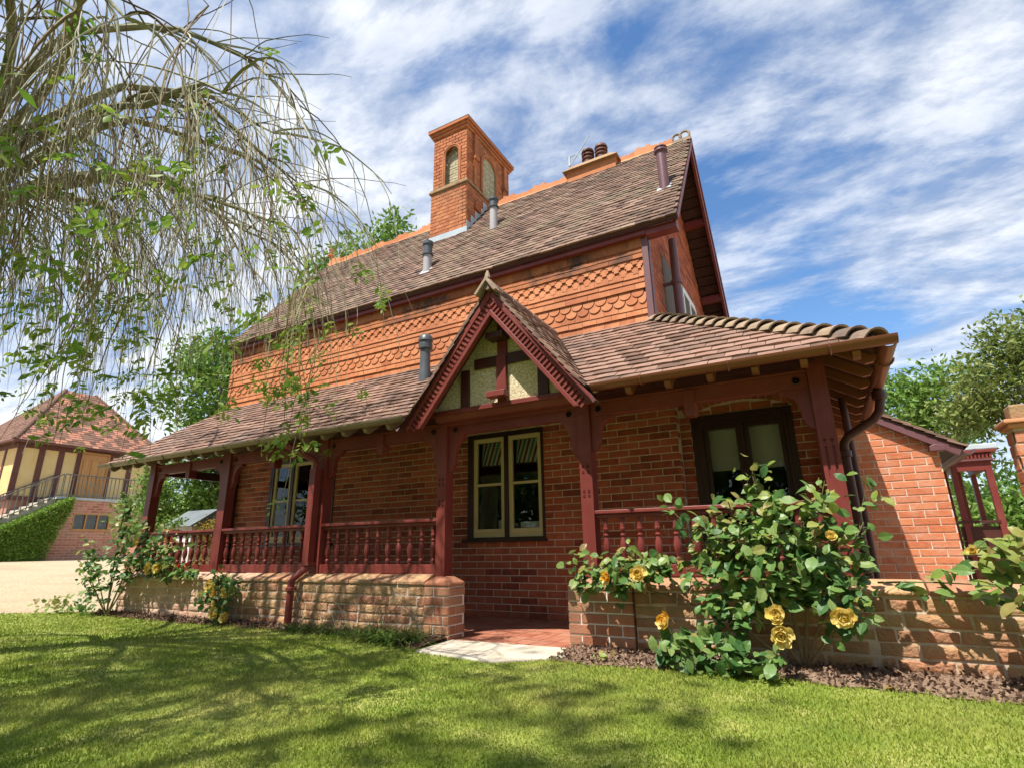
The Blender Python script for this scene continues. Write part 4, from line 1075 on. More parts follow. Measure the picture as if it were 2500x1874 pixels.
# brick gate pier at the right edge
gp = thing('gate_pier', 'brick garden pier with projecting stone cap at the right edge of the view', 'pier', (1.2, 4.2, 0))
PX = 1.02
b = B(); b.box(PX, PX+.44, 4.15, 4.29, -.1, 1.40); b.obj('core', MT['mortar'], gp)
its = brick_items(brick_rows(PX, PX+.44, 0, 1.36, seed=91), (0, 4.15, 0), (1,0,0), (0,-1,0))+brick_items(brick_rows(-4.29, -4.15, 0, 1.36, seed=92), (PX, 0, 0), (0,-1,0), (-1,0,0))
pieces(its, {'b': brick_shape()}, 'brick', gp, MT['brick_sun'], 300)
b = B(); b.box(PX-.04, PX+.485, 4.11, 4.33, 1.386, 1.41); b.box(PX-.025, PX+.47, 4.125, 4.315, 1.36, 1.385); b.obj('cap_course', MT['terrac'], gp, bevel=.006)
b = B(); b.box(PX+.01, PX+.44, 4.16, 4.28, 1.41, 1.50); b.obj('cap_block', MT['capstone'], gp, bevel=.01)
# ------------------------------------------------------------------ half-timbered building across the drive
hb = thing('half_timbered_house', 'cream and brown half-timbered building with hipped patterned tile roof across the drive', 'building', (-29.5, 11.5, .58))
BX, EZB = -27.0, 5.05
b = B(); b.box(-33, BX, 9.0, 14.0, 2.95, EZB); b.obj('upper_wall', MT['render_cream'], hb)
for y in (9.02, 9.72, 10.38, 11.02, 12.18, 13.0, 13.8): B().box(BX-.02, BX+.03, y-.10, y+.10, 2.96, EZB-.01).obj('timber_post', MT['timber_br'], hb)
for x in (-27.06, -28.2, -29.3, -30.4): B().box(x-.08, x+.08, 8.97, 9.02, 2.96, EZB-.01).obj('timber_post', MT['timber_br'], hb)
b = B(); b.box(BX-.02, BX+.05, 8.95, 14.0, EZB-.22, EZB-.012); b.box(-33, BX-.02, 8.95, 9.02, EZB-.22, EZB-.012); b.obj('wall_plate', MT['timber_br'], hb)
b = B(); b.box(BX-.02, BX+.08, 8.9, 11.0, 2.80, 2.96); b.box(-33, BX-.02, 8.9, 9.02, 2.80, 2.96); b.obj('sill_beam', MT['timber_br'], hb)
dr = B().box(BX+.005, BX+.05, 11.15, 12.07, 2.96, 4.84).obj('door', MT['door_or'], hb)
for y in (11.18, 11.48, 11.78): B().box(BX+.05, BX+.07, y, y+.26, 3.0, 4.62).obj('plank', MT['door_or'], dr)
b = B(); ring_ = [(11.08, 11.15), (12.07, 12.14)]
for a, c in ring_: b.box(BX+.0, BX+.08, a, c, 2.96, 4.93)
b.box(BX, BX+.08, 11.15, 12.07, 4.84, 4.93); b.obj('door_frame', MT['door_or'], dr)
b = B(); b.box(-33, BX-.05, 9.05, 14.0, .5, 2.94); lwl_ = b.obj('lower_wall', MT['brick_bg'], hb)
# landing block in brick with three-light window
LX = -26.0
b = B()
wall_boxes(b, 10.2, 14.3, .5, 2.86, [(10.82, 12.15, 1.72, 2.34)], lambda a, c, d, e: b.box(LX-.3, LX, a, c, d, e))
b.box(BX+.0, LX-.3, 10.2, 10.5, .5, 2.86); land = b.obj('landing_wall', MT['mortar'], hb)
rr = brick_rows(10.2, 14.3, .58, 2.84, [(10.82, 12.15, 1.72, 2.34)], course=.10, L=.30, joint=.012, seed=101)
pieces(brick_items(rr, (LX, 0, 0), (0,1,0), (1,0,0)), {'b': brick_shape()}, 'brick', land, MT['brick_bg'], 0, 'brickwork')
B().box(BX+.05, LX+.05, 10.15, 14.3, 2.862, 2.95).obj('landing_slab', MT['lead'], hb)
b = B(); 
for y in (10.82, 11.245, 11.675, 12.10): b.box(LX-.08, LX+.02, y-.0, y+.05, 1.72, 2.34)
b.box(LX-.08, LX+.025, 10.82, 12.15, 1.67, 1.74); b.box(LX-.08, LX+.022, 10.82, 12.15, 2.30, 2.36); w3 = b.obj('window', MT['door_or'], hb)
for y in (10.87, 11.295, 11.725): B().box(LX-.05, LX-.04, y, y+.375, 1.74, 2.30).obj('pane', MT['glass'], w3)
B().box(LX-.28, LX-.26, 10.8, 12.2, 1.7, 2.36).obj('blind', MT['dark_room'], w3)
# hipped roof
ea = dict(x0=-26.65, x1=-33.3, y0=8.65, y1=14.35, z=EZB)
A1, A2 = Vector((-29.6, 11.0, 8.0)), Vector((-29.6, 12.2, 8.0))
c00, c01 = Vector((ea['x0'], ea['y0'], EZB)), Vector((ea['x0'], ea['y1'], EZB)); c10, c11 = Vector((ea['x1'], ea['y0'], EZB)), Vector((ea['x1'], ea['y1'], EZB))
hr = B().add([tuple(v) for v in (c00, c01, c11, c10, A1, A2)], [(0,1,5,4), (3,0,4), (2,3,4,5), (1,2,5), (0,3,2,1)]).obj('roof', MT['roof_bg'], hb)
def hip_tiles(ca, cb, ta, tb, pat, seed):
    u = (cb-ca).normalized(); W = (cb-ca).length
    s = (ta-ca); s = s-u*s.dot(u); SLh = s.length; s = s/SLh; n = u.cross(s).normalized()
    la = (ta-ca).dot(u); lb_ = (tb-ca).dot(u)
    run = tile_run(ca+n*.01, u, s, n, lambda v: la*v/SLh, lambda v: W+(lb_-W)*v/SLh, int(SLh/.15), .15, W=.22, seed=seed)
    pl, band = [], []
    for k, M4, p in run:
        q = Vector(M4.translation)-ca; uu = q.dot(u); vv = q.dot(s)
        d1 = ((uu/1.25+vv/1.25) % 1); d2 = ((uu/1.25-vv/1.25) % 1)
        (band if pat and (d1 < .17 or d2 < .17) else pl).append((k, M4, p))
    return pl, band
ts = tile_shape(L=.22)
p1_, b1_ = hip_tiles(c00, c01, A1, A2, True, 111); p2_, b2_ = hip_tiles(c10, c00, A1, A1, False, 112)
pieces(p1_+p2_, {'t': ts}, 'roof_tile', hr, MT['roof_bg'], 0, 'roof_tiling'); pieces(b1_, {'t': ts}, 'roof_tile', hr, MT['roof_bg_or'], 0, 'patterned_tiling')
for a, t in ((c00, A1), (c01, A2)): B().tube([a, t], .09, 8).obj('hip_tile', MT['roof_bg'], hr)
b = B(); b.box(ea['x0']-.02, ea['x0']+.06, ea['y0']-.06, ea['y1'], EZB-.07, EZB+.01); b.box(ea['x1'], ea['x0']-.02, ea['y0']-.06, ea['y0']+.02, EZB-.07, EZB+.01); b.obj('gutter', MT['timber_br'], hr)
# stone stair with iron railing
stp = thing('stone_stair', 'pale stone steps climbing behind the clipped hedge to the timbered door', 'stairs', (-26.4, 9, .58))
for k in range(13):
    y = 10.15-k*.26; z = 2.86-k*.155
    B().box(-26.95, -26.05, y-.27, y, z-.5, z).obj('step', MT['slab'], stp, bevel=.01)
ir = thing('iron_railing', 'thin grey iron railing along the stair and landing of the timbered building', 'railing', (-26, 11, 2.9))
def irail(p0, p1, n, h=.88):
    p0, p1 = Vector(p0), Vector(p1)
    b = B(); b.beam(p0+Vector((0,0,h)), p1+Vector((0,0,h)), .05, .04); b.beam(p0+Vector((0,0,.08)), p1+Vector((0,0,.08)), .04, .03); b.obj('rail', MT['iron'], ir)
    for i in range(n+1):
        p = p0.lerp(p1, i/n); B().box(p.x-.012, p.x+.012, p.y-.012, p.y+.012, p.z, p.z+h).obj('bar', MT['iron'], ir)
irail((-26.02, 10.3, 2.95), (-26.02, 13.6, 2.95), 22)
irail((-26.02, 10.25, 2.95), (-26.02, 7.0, 1.05), 20)
irail((-26.95, 10.25, 2.95), (-26.95, 7.0, 1.05), 16)

# ------------------------------------------------------------------ foliage helpers
def unit(n, rg):
    v = rg.normal(size=(n, 3)); return v/np.linalg.norm(v, axis=1, keepdims=True)
def leaf_tris(C, size, rg, width=.45, fold=.12, dirs=None, droop=0.0):
    n = len(C); d = unit(n, rg) if dirs is None else dirs
    if droop: d = d+np.array([0, 0, -droop]); d /= np.linalg.norm(d, axis=1, keepdims=True)
    s = np.cross(d, unit(n, rg)); s /= np.linalg.norm(s, axis=1, keepdims=True)+1e-9; nn = np.cross(d, s)
    L = size*rg.uniform(.7, 1.3, (n, 1))
    base = C; tip = C+d*L; mid = C+d*L*.5
    l = mid+s*L*width*.5+nn*L*fold; r = mid-s*L*width*.5+nn*L*fold
    V = np.stack([base, l, tip, r], 1).reshape(-1, 3)
    i = np.arange(n)[:, None]*4
    F = np.concatenate([i+np.array([[0, 1, 2]]), i+np.array([[0, 2, 3]])], 0)
    return V, F
def leaf_obj(name, C, size, mat, parent, rg, kind='stuff', **k):
    V, F = leaf_tris(np.asarray(C), size, rg, **k)
    return link(name, np_mesh(name, V, F), mat, parent, kind)
def clump_points(blobs, rg, clump_r=.16, per=40, shell=.55):
    out = []
    for cx, cy, cz, rx, ry, rz, n in blobs:
        m = max(1, int(n/per)); d = unit(m, rg); r = rg.uniform(shell, 1.0, (m, 1))**.7
        cen = d*r*np.array([rx, ry, rz])+np.array([cx, cy, cz])
        q = np.repeat(cen, per, 0)+np.clip(rg.normal(size=(m*per, 3)), -1.7, 1.7)*clump_r*rg.uniform(.6, 1.4, (m*per, 1))*np.array([1, 1, .75])
        out.append(q)
    return np.concatenate(out)
def tree(name, label, cat, base, blobs, leaf, mat, seed, trunk_r=.18, clump_r=.3, per=40, group=None, bark='bark', limbs=True, shell=.45):
    rg = np.random.default_rng(seed); rr = random.Random(seed)
    t = thing(name, label, cat, base, group)
    bz = Vector(base); top = Vector((sum(q[0] for q in blobs)/len(blobs), sum(q[1] for q in blobs)/len(blobs), max(q[2] for q in blobs)))
    fork = bz.lerp(Vector((top.x, top.y, min(q[2]-q[5]*.5 for q in blobs))), .9); fork.z = max(fork.z, bz.z+.3)
    B().tube([bz, bz.lerp(fork, .5)+Vector((rr.uniform(-.1, .1), rr.uniform(-.1, .1), 0)), fork], [trunk_r, trunk_r*.75, trunk_r*.6], 8).obj('trunk', MT[bark], t, smooth=True)
    if limbs:
        for q in blobs:
            for k in range(3):
                c = Vector((q[0]+rr.uniform(-.6, .6)*q[3], q[1]+rr.uniform(-.6, .6)*q[4], q[2]+rr.uniform(-.3, .7)*q[5]))
                mid = fork.lerp(c, .5)+Vector((rr.uniform(-.2, .2), rr.uniform(-.2, .2), .15))
                B().tube([fork, mid, c], [trunk_r*.4, trunk_r*.22, trunk_r*.06], 6).obj('limb', MT[bark], t, smooth=True)
    leaf_obj('crown', clump_points(blobs, rg, clump_r, per, shell), leaf, MT[mat], t, rg)
    return t

# hedge beside the stair
rg = np.random.default_rng(201)
hd_ = thing('clipped_hedge', 'clipped green hedge sloping up beside the stone stair', 'hedge', (-25.6, 9, .58))
n = 26000
yy = rg.uniform(6.0, 10.45, n); topz = np.interp(yy, [6, 7.5, 8.5, 9.4, 10.45], [1.05, 1.25, 1.68, 2.2, 2.86]); botcut = np.interp(yy, [9.9, 10.45], [.58, 2.5])
xx = -26.0+rg.uniform(0, .75, n); zz = botcut+(topz-botcut)*rg.uniform(0, 1, n)
face = rg.integers(0, 3, n); xx = np.where(face == 0, -25.27+rg.normal(0, .03, n), xx); zz = np.where(face == 1, topz+rg.normal(0, .03, n), zz)
leaf_obj('foliage', np.stack([xx, yy, zz], 1), .085, MT['leaf_hedge'], hd_, rg)
b = B()
for y0 in np.arange(6.1, 10.2, .4):
    t_ = float(np.interp(y0, [6, 7.5, 8.5, 9.4, 10.45], [1.05, 1.25, 1.68, 2.2, 2.86])); b.box(-25.95, -25.36, y0, y0+.39, .5 if y0 < 9.5 else .5+(y0-9.4)*2.6, t_-.16) if y0 < 10.0 else None
b.obj('hedge_core', MT['leaf_hedge'], hd_)

# ------------------------------------------------------------------ trees and bushes behind
tree('broadleaf_tree', 'bright green leafy tree rising behind the left end of the cottage', 'tree', (-12.2, 7.6, .3),
     [(-11.9, 7.4, 4.2, 1.0, 1.2, 1.1, 3000), (-12.3, 7.6, 5.2, .7, .8, .7, 1500), (-11.7, 8.0, 3.2, 1.2, 1.0, 1.1, 3000)], .15, 'leaf_bright', 301, .2, .26)
tree('round_bush', 'rounded bright green bush seen through the open left end of the veranda', 'bush', (-12.5, 7.4, .2),
     [(-12.5, 7.2, 2.0, .9, .8, .85, 4000), (-12.2, 7.9, 1.8, .9, .8, .9, 3400), (-12.9, 6.8, 1.6, .6, .6, .7, 1500)], .10, 'leaf_bright', 302, .06, .14, limbs=False)
tree('yellow_shrub', 'small yellow and orange shrub beside the white shed', 'shrub', (-9.42, 6.0, 0), [(-9.42, 6.02, 1.08, .16, .16, .22, 700), (-9.42, 6.02, .6, .18, .18, .3, 400)], .055, 'leaf_autumn', 303, .03, .08, limbs=False)
tree('tall_tree', 'tall light green tree top showing above the cottage ridge left of the chimney', 'tree', (-14.0, 14.0, .2),
     [(-13.3, 13.3, 11.0, 1.3, 1.3, 1.3, 1400), (-14.6, 13.2, 10.2, 1.4, 1.4, 1.4, 1500), (-12.4, 13.6, 12.0, .6, .6, .7, 400)], .24, 'leaf_bright', 304, .3, .32, per=26)
tree('spreading_tree', 'pale olive tree standing behind the roof of the brick wing', 'tree', (2.6, 18.0, 0),
     [(2.1, 17.6, 4.0, 1.0, 1.0, .9, 2400), (3.2, 17.4, 4.3, 1.0, .9, .9, 2000), (2.7, 18.4, 2.9, 1.6, 1.0, 1.3, 2200)], .17, 'leaf_bright', 305, .2, .26, per=30)
tree('glossy_tree', 'dark glossy evergreen tree leaning in at the right edge above the bay porch', 'tree', (3.6, 10.6, 0),
     [(2.75, 11.2, 3.1, .62, .7, .55, 2200), (3.15, 11.0, 3.75, .55, .7, .5, 1600), (3.7, 10.8, 3.4, .8, .8, .8, 2000), (2.35, 11.4, 2.7, .38, .5, .28, 900)], .105, 'leaf_olive', 306, .10, .17, per=36)
tree('round_bush', 'bright green bushes filling the gap below the evergreen tree at right', 'bush', (3.0, 10.4, 0),
     [(2.75, 10.6, 1.0, .8, .7, .6, 3200), (3.3, 10.2, 1.3, .7, .7, .6, 2400), (2.2, 12.0, .9, .9, .6, .7, 2200)], .12, 'leaf_bright', 307, .06, .18, limbs=False)
# far belt of trees closing the horizon
rg = np.random.default_rng(310); n = 9000
ang_ = np.radians(rg.uniform(-80, 25, n)); rad = rg.uniform(70, 90, n); hz_ = 5+2.0*np.sin(ang_*17)+1.2*np.sin(ang_*41)
fz = hz_*rg.uniform(0, 1, n)**.6
fb = leaf_obj('far_woodland', np.stack([rad*np.sin(ang_), rad*np.cos(ang_), fz], 1), 1.5, MT['leaf_green'], None, rg)
tag(fb, 'distant dark green belt of trees along the horizon', 'woodland')
# trees on the camera's side of the lawn: they give the dappled shade and show in the window glass
tree('shade_tree', 'broad leafy tree overhanging the lawn from the near side', 'tree', (-5.0, -6.0, 0),
     [(-3.6, -4.0, 12.0, 2.1, 1.5, 1.1, 420), (-6.2, -4.2, 11.4, 1.8, 1.5, 1.1, 480), (-1.6, -4.6, 12.4, 1.5, 1.2, .9, 230)], .26, 'leaf_green', 311, .25, .36, per=26)
tree('shade_tree', 'second leafy tree on the near side of the lawn, to the right', 'tree', (2.0, -6.5, 0),
     [(-.2, -4.6, 11.5, 1.2, 1.2, .8, 130), (1.6, -5.0, 11.6, 1.4, 1.3, .9, 260)], .26, 'leaf_green', 312, .22, .36, per=26)
GT = [(-17, -6, 8, 'farthest left'), (-12.5, -9, 9, 'second from the left'), (-8, -11, 9, 'third from the left'), (-3.5, -12, 10, 'in the middle'), (1.5, -12, 9, 'third from the right'), (6, -10, 9, 'second from the right'), (10, -7, 8, 'farthest right')]
for i, (x, y, h, w_) in enumerate(GT):
    tree('garden_tree', 'dense dark tree in the belt behind the viewpoint, '+w_, 'tree', (x, y, 0),
         [(x, y, h*.55, 2.9, 2.2, h*.40, 3000), (x+1, y-.5, h*.30, 2.9, 1.5, h*.3, 1800)], .42, 'leaf_green', 320+i, .25, .6, limbs=False, group='trees around the garden', shell=.2)

# ------------------------------------------------------------------ white shed and pot seen through the veranda
sh = thing('white_shed', 'small white shed with grey felt roof beyond the left end of the veranda', 'shed', (-9.95, 6.1, 0))
b = B(); b.box(-10.35, -9.62, 5.80, 6.55, .0, 1.20); b.obj('wall', MT['white'], sh)
b = B(); b.prism([(5.70, 1.19), (6.66, 1.19), (6.18, 1.50)], (-10.45, 0, 0), (0,1,0), (0,0,1), (.92, 0, 0)); b.obj('roof', MT['grey_felt'], sh)
B().box(-9.62, -9.60, 5.95, 6.35, .1, 1.1).obj('door', MT['white'], sh)
wl_ = B().box(-10.6, -9.2, 5.30, 5.45, .0, .92).obj('low_brick_wall', MT['brick_bg'], bevel=.01); tag(wl_, 'low weathered brick garden wall beyond the left end of the veranda', 'wall')
pt = thing('terracotta_pot', 'round terracotta pot on the low garden wall', 'pot', (-9.5, 5.37, .92))
B().lathe([(.08,0),(.12,.16),(.13,.17),(.13,.20),(.11,.20),(.10,.14)], (-9.5, 5.37, .92), 14).obj('pot', MT['terrac'], pt, smooth=True)
rg = np.random.default_rng(330); leaf_obj('foliage', rg.normal(size=(220, 3))*np.array([.10, .08, .07])+np.array([-9.5, 5.37, 1.2]), .06, MT['leaf_bright'], pt, rg)

# ------------------------------------------------------------------ weeping tree overhanging at upper left
wt = thing('weeping_tree', 'weeping ash with pale tangled hanging twigs and sparse fresh leaves overhanging at upper left', 'tree', (-6.3, 1.0, 0))
rg = np.random.default_rng(401); rr = random.Random(401)
T0 = Vector((-6.3, 1.0, 0)); TT = Vector((-6.2, 1.1, 3.3))
B().tube([T0, Vector((-6.35, 1.05, 1.6)), TT], [.24, .19, .17], 10).obj('trunk', MT['limb'], wt, smooth=True)
def dome(rho): return float(np.interp(rho, [0, .6, 1.4, 2.2, 3.0, 3.5, 4.0], [3.3, 4.2, 4.85, 4.85, 4.35, 3.7, 2.9]))
limb_pts = []
angs = [math.radians(a) for a in (-40, -24, -12, -4, 4, 11, 18, 26, 34, 43, 55, 68, 85, 110, 150, 200, 250)]
for i, a in enumerate(angs):
    R_ = rr.uniform(2.6, 3.3) if -40 < math.degrees(a) < 60 else rr.uniform(2.2, 2.9)
    pts = []; wob = rr.uniform(0, 6); sink = rr.uniform(0, .9)
    for k in range(13):
        t = k/12; rho = R_*t; aa = a+.12*math.sin(wob+t*5)
        z = dome(rho)-sink*t*(1-.3*t)+.10*math.sin(wob*2+t*9)*t
        pts.append(Vector((TT.x+rho*math.cos(aa), TT.y+rho*math.sin(aa), z)))
    rad = [.042*(1-t/12)**.8+.008 for t in range(13)]
    B().tube(pts, rad, 7).obj('limb', MT['limb'], wt, smooth=True)
    limb_pts.append(pts)
tw_dark, tw_pale = B(), B()
leafC, leafD = [], []
def twig(p, d, L, r, pale, leafy, grav=1.0):
    pts = [Vector(p)]; d = Vector(d).normalized(); n = 9; st_ = L/n
    for k in range(n):
        d = (d+Vector((rr.gauss(0, .085), rr.gauss(0, .085), -.34*grav+rr.gauss(0, .06)))).normalized()
        pts.append(pts[-1]+d*st_)
    (tw_pale if pale else tw_dark).tube(pts, [r*(1-.72*k/n) for k in range(n+1)], 3, cap=False)
    if leafy:
        for k in range(rr.randint(1, 3)):
            q = pts[rr.randint(5, n)]
            ax_ = Vector((rr.gauss(0, 1), rr.gauss(0, 1), rr.gauss(-.5, .5))).normalized(); sd = ax_.orthogonal().normalized()
            m = rr.choice((7, 9, 9, 11)); LL = rr.uniform(.09, .16)
            for j in range(m):
                f = (j//2)/((m-1)/2)
                side = 0 if j == m-1 else (1 if j % 2 else -1)
                leafC.append(q+ax_*(LL*f)); leafD.append((ax_*(.45 if side else 1)+sd*side*.9+Vector((0, 0, -.25))).normalized())
    return pts
secs = []
for pts in limb_pts:
    for k in range(2, 13):
        for _ in range(2):
            p = pts[k]; out_d = (p-Vector((TT.x, TT.y, p.z))).normalized()
            d = out_d*rr.uniform(.2, .9)+Vector((rr.gauss(0, .45), rr.gauss(0, .45), rr.uniform(-.6, .3)))
            secs.append(twig(p, d, rr.uniform(.6, 1.4), rr.uniform(.007, .015), rr.random() < .7, False, .5))
for s_ in secs:
    for _ in range(4):
        p = s_[rr.randint(1, 9)]; out_d = (p-Vector((TT.x, TT.y, p.z))); out_d.normalize()
        d = out_d*.35+Vector((rr.gauss(0, .3), rr.gauss(0, .3), rr.uniform(-1.4, -.2)))
        low = p.z-1.75
        L = min(rr.uniform(.6, 2.0), max(.3, low))
        twig(p, d, L, rr.uniform(.0036, .0064), rr.random() < .42 and p.z > 2.4, rr.random() < (0 if cdist(p) < 3.0 else .12 if p.z > 3.6 else .80), .8)
# a few long strays sticking out to the right, and low leafy sprays
for k in range(30):
    pts = rr.choice(limb_pts[2:11]); p = pts[rr.randint(8, 12)]; out_d = (p-Vector((TT.x, TT.y, p.z))).normalized()
    twig(p, out_d+Vector((rr.gauss(0, .25), rr.gauss(0, .25), rr.uniform(-.1, .5))), rr.uniform(.7, 1.2), .006, False, rr.random() < .2, .22)
for (x, y, z, L) in ((-3.75, 1.9, 2.6, 1.25), (-4.05, 1.6, 2.6, 1.3), (-3.95, 1.4, 2.5, 1.1), (-3.15, 2.5, 2.6, 1.25), (-3.2, 2.65, 2.4, 1.25), (-3.05, 2.4, 2.7, .9), (-4.3, 1.9, 2.6, 1.0)):
    for q in range(4): twig((x+rr.gauss(0, .06), y+rr.gauss(0, .06), z), (rr.gauss(0, .2), rr.gauss(0, .2), -1), L*rr.uniform(.7, 1.05), .0055, False, True, .5)
tw_dark.obj('twigs', MT['twig'], wt, kind='stuff'); tw_pale.obj('pale_twigs', MT['twig_pale'], wt, kind='stuff')
leaf_obj('foliage', np.array([tuple(v) for v in leafC]), .062, MT['leaf_ash'], wt, rg, dirs=np.array([tuple(v) for v in leafD]), width=.42, fold=.06)

# ------------------------------------------------------------------ roses
LEAFV = [(0,0,0),(0,.35,.03),(0,.7,.02),(0,1,-.08),(-.27,.28,.07),(-.30,.58,.06),(-.17,.83,.01),(.27,.28,.07),(.30,.58,.06),(.17,.83,.01)]
LEAFF = [(0,1,4),(4,1,2,5),(5,2,6),(6,2,3),(0,7,1),(7,8,2,1),(8,9,2),(9,3,2)]
def leaf_frames(C, size, rg, outn=(0, -.6, .75), spread=.55, droop=.2):
    res = []
    for c in C:
        nrm_ = Vector(outn)+Vector(rg.normal(size=3)*spread); nrm_.normalize()
        d = Vector(rg.normal(size=3)); d.z -= droop; d = (d-nrm_*d.dot(nrm_)).normalized(); s = d.cross(nrm_)
        L = size*rg.uniform(.48, 1.38)
        res.append(('l', frame_m(c, s*L, d*L, nrm_*L), cdist(c)))
    return res
def petal_mesh():
    V = []; F = []; n = 5
    for i in range(n):
        for j in range(n):
            u = j/(n-1)-.5; v = i/(n-1)
            w = .55+.75*v if v < .7 else 1.05-.3*(v-.7)
            V.append((u*w, v-.10*abs(u)*(v > .9)+.05*math.sin(j*2.4)*(v > .9), .55*(u*u)*1.2+.30*v*v-.10*math.sin(v*3.1)+.07*math.sin(j*2.1+1)*v*v))
    for i in range(n-1):
        for j in range(n-1): F.append((i*n+j, i*n+j+1, (i+1)*n+j+1, (i+1)*n+j))
    return V, F
PV, PF = petal_mesh()
def flower(parent, c, size, face, mats, seed):
    rg = random.Random(seed); c = Vector(c); f = Vector(face).normalized(); a = f.orthogonal().normalized(); b_ = f.cross(a)
    core = B().lathe([(size*.05, 0), (size*.12, size*.06), (size*.08, size*.14), (size*.02, size*.16)], c, 8, f).obj('flower', MT[mats[-1]], parent, smooth=True)
    me = {}
    for m in mats: me[m] = new_mesh('petal', PV, PF); me[m].materials.append(MT[m]); me[m].polygons.foreach_set('use_smooth', [True]*len(PF))
    for ring_i, (n, tilt, sc) in enumerate(((7, .25, .58), (7, .75, .50), (6, 1.15, .36))):
        for k in range(n):
            t = 2*math.pi*(k+.5*ring_i)/n+rg.uniform(-.2, .2); r = a*math.cos(t)+b_*math.sin(t); tl = tilt+rg.uniform(-.2, .2)
            d = r*math.cos(tl)+f*math.sin(tl); nn = f*math.cos(tl)-r*math.sin(tl); s = d.cross(nn); L = size*sc*rg.uniform(.85, 1.15)
            o = bpy.data.objects.new('petal', me[mats[rg.randrange(len(mats))]]); COL.objects.link(o); o.parent = core
            o.matrix_basis = frame_m(c+r*size*.03, s*L*.95, d*L, nn*L)
def rose(name, label, base, canes, lobes, size, flowers, seed, nmax=260, young=.3, cane_r=.012):
    rg = np.random.default_rng(seed); rr = random.Random(seed)
    t = thing(name, label, 'rose', base)
    C = []; Y = []
    for (p0, p1, r) in canes:
        p0, p1 = Vector(p0), Vector(p1); mid = p0.lerp(p1, .5)+Vector((rr.uniform(-.08, .08), rr.uniform(-.08, .02), rr.uniform(-.02, .10)))
        pts = [p0.lerp(mid, k/4).lerp(mid.lerp(p1, k/4), k/4) for k in range(5)]
        B().tube(pts, [r*(1-.65*k/4) for k in range(5)], 6).obj('cane', MT['cane'] if r > .006 else MT['stem'], t, smooth=True)
        L = (p1-p0).length
        for k in range(int(L*55)):
            f = rr.uniform(.3, 1)**.8; i = min(3, int(f*4)); q = pts[i].lerp(pts[i+1], f*4-i)
            C.append(q+Vector((rr.gauss(0, .05), rr.gauss(-.01, .05), rr.gauss(0, .05))))
    for (x, y, z, rx, ry, rz, n) in lobes:
        d = unit(n, rg)*rg.uniform(.35, 1, (n, 1))**.6*np.array([rx, ry, rz])+np.array([x, y, z])
        C += [Vector(q) for q in d if q[2] > .015]
    C = [c if not (c.y > 4.07 and c.z < .5) else Vector((c.x, 4.06-abs(rr.gauss(0, .03)), c.z)) for c in C]
    top = max(c.z for c in C)
    old, new = [], []
    for c in C: (new if rr.random() < young*(c.z/top)**2*2.0 else old).append(c)
    pieces(leaf_frames(old, size, rg), {'l': (LEAFV, LEAFF)}, 'leaf', t, MT['leaf_rose'], nmax*2//3, 'leaves')
    if new: pieces(leaf_frames(new, size*.9, rg), {'l': (LEAFV, LEAFF)}, 'leaf', t, MT['leaf_rose_y'], nmax//3, 'leaves')
    for i, (c, s, f, m) in enumerate(flowers):
        flower(t, c, s, f, m, seed+i); c = Vector(c); k = min(C, key=lambda q: abs((q-c).length-.16)+.5*max(0, c.y-q.y))
        B().tube([c, c.lerp(k, .5)+Vector((0, .03, .02)), k], .0035, 6).obj('flower_stem', MT['stem'], t)
        B().lathe([(.004, -.02), (.012, -.008), (.006, .002)], c, 8, f).obj('flower_base', MT['stem'], t)
    return t
YEL = ['petal', 'petal_pale', 'petal']; ORA = ['petal', 'petal_or']; PAL = ['petal_pale', 'petal_pale', 'petal']
bp = (-.25, 4.02, 0)
rose('rose_bush', 'large leafy rose bush with yellow blooms climbing the right railing', bp,
     [(bp, (-.37, 3.86, 1.17), .014), (bp, (-.05, 3.85, 1.0), .013), (bp, (.18, 3.85, .85), .012), (bp, (-.75, 3.85, .92), .013), (bp, (-.55, 3.85, 1.02), .010), (bp, (-.95, 3.75, .12), .011), (bp, (-.7, 3.62, .05), .010),
      (bp, (.12, 3.8, .5), .011), ((-.34, 3.98, .05), (-.85, 3.8, .60), .011), ((-.37, 3.86, 1.1), (-.34, 3.84, 1.24), .004), ((-.05, 3.85, .9), (.02, 3.84, 1.1), .004), ((.15, 3.85, .8), (.24, 3.85, 1.08), .004), ((-.8, 3.85, .8), (-.95, 3.83, 1.0), .004)],
     [(-.33, 3.88, .64, .38, .16, .30, 360), (-.60, 3.88, .74, .24, .13, .20, 130), (-.02, 3.88, .66, .21, .14, .24, 150), (-.38, 3.88, .98, .17, .10, .14, 60), (.02, 3.84, .40, .15, .12, .15, 70),
      (-.82, 3.72, .13, .26, .10, .12, 110), (-.5, 3.66, .10, .18, .10, .10, 60), (-.62, 3.78, .33, .18, .10, .14, 70), (-.2, 3.80, .85, .28, .10, .18, 110), (-.45, 3.80, .50, .30, .10, .18, 80)], .080,
     [((-.335, 3.67, .35), .098, (-.1, -1, .25), YEL), ((-.325, 3.66, .25), .11, (0, -1, -.1), PAL), ((-.01, 3.66, .345), .105, (0, -1, .1), YEL), ((-.98, 3.68, .285), .09, (-.5, -1, .2), ORA), ((0, 3.74, .775), .06, (.2, -1, .3), PAL)], 501, 300, .45)
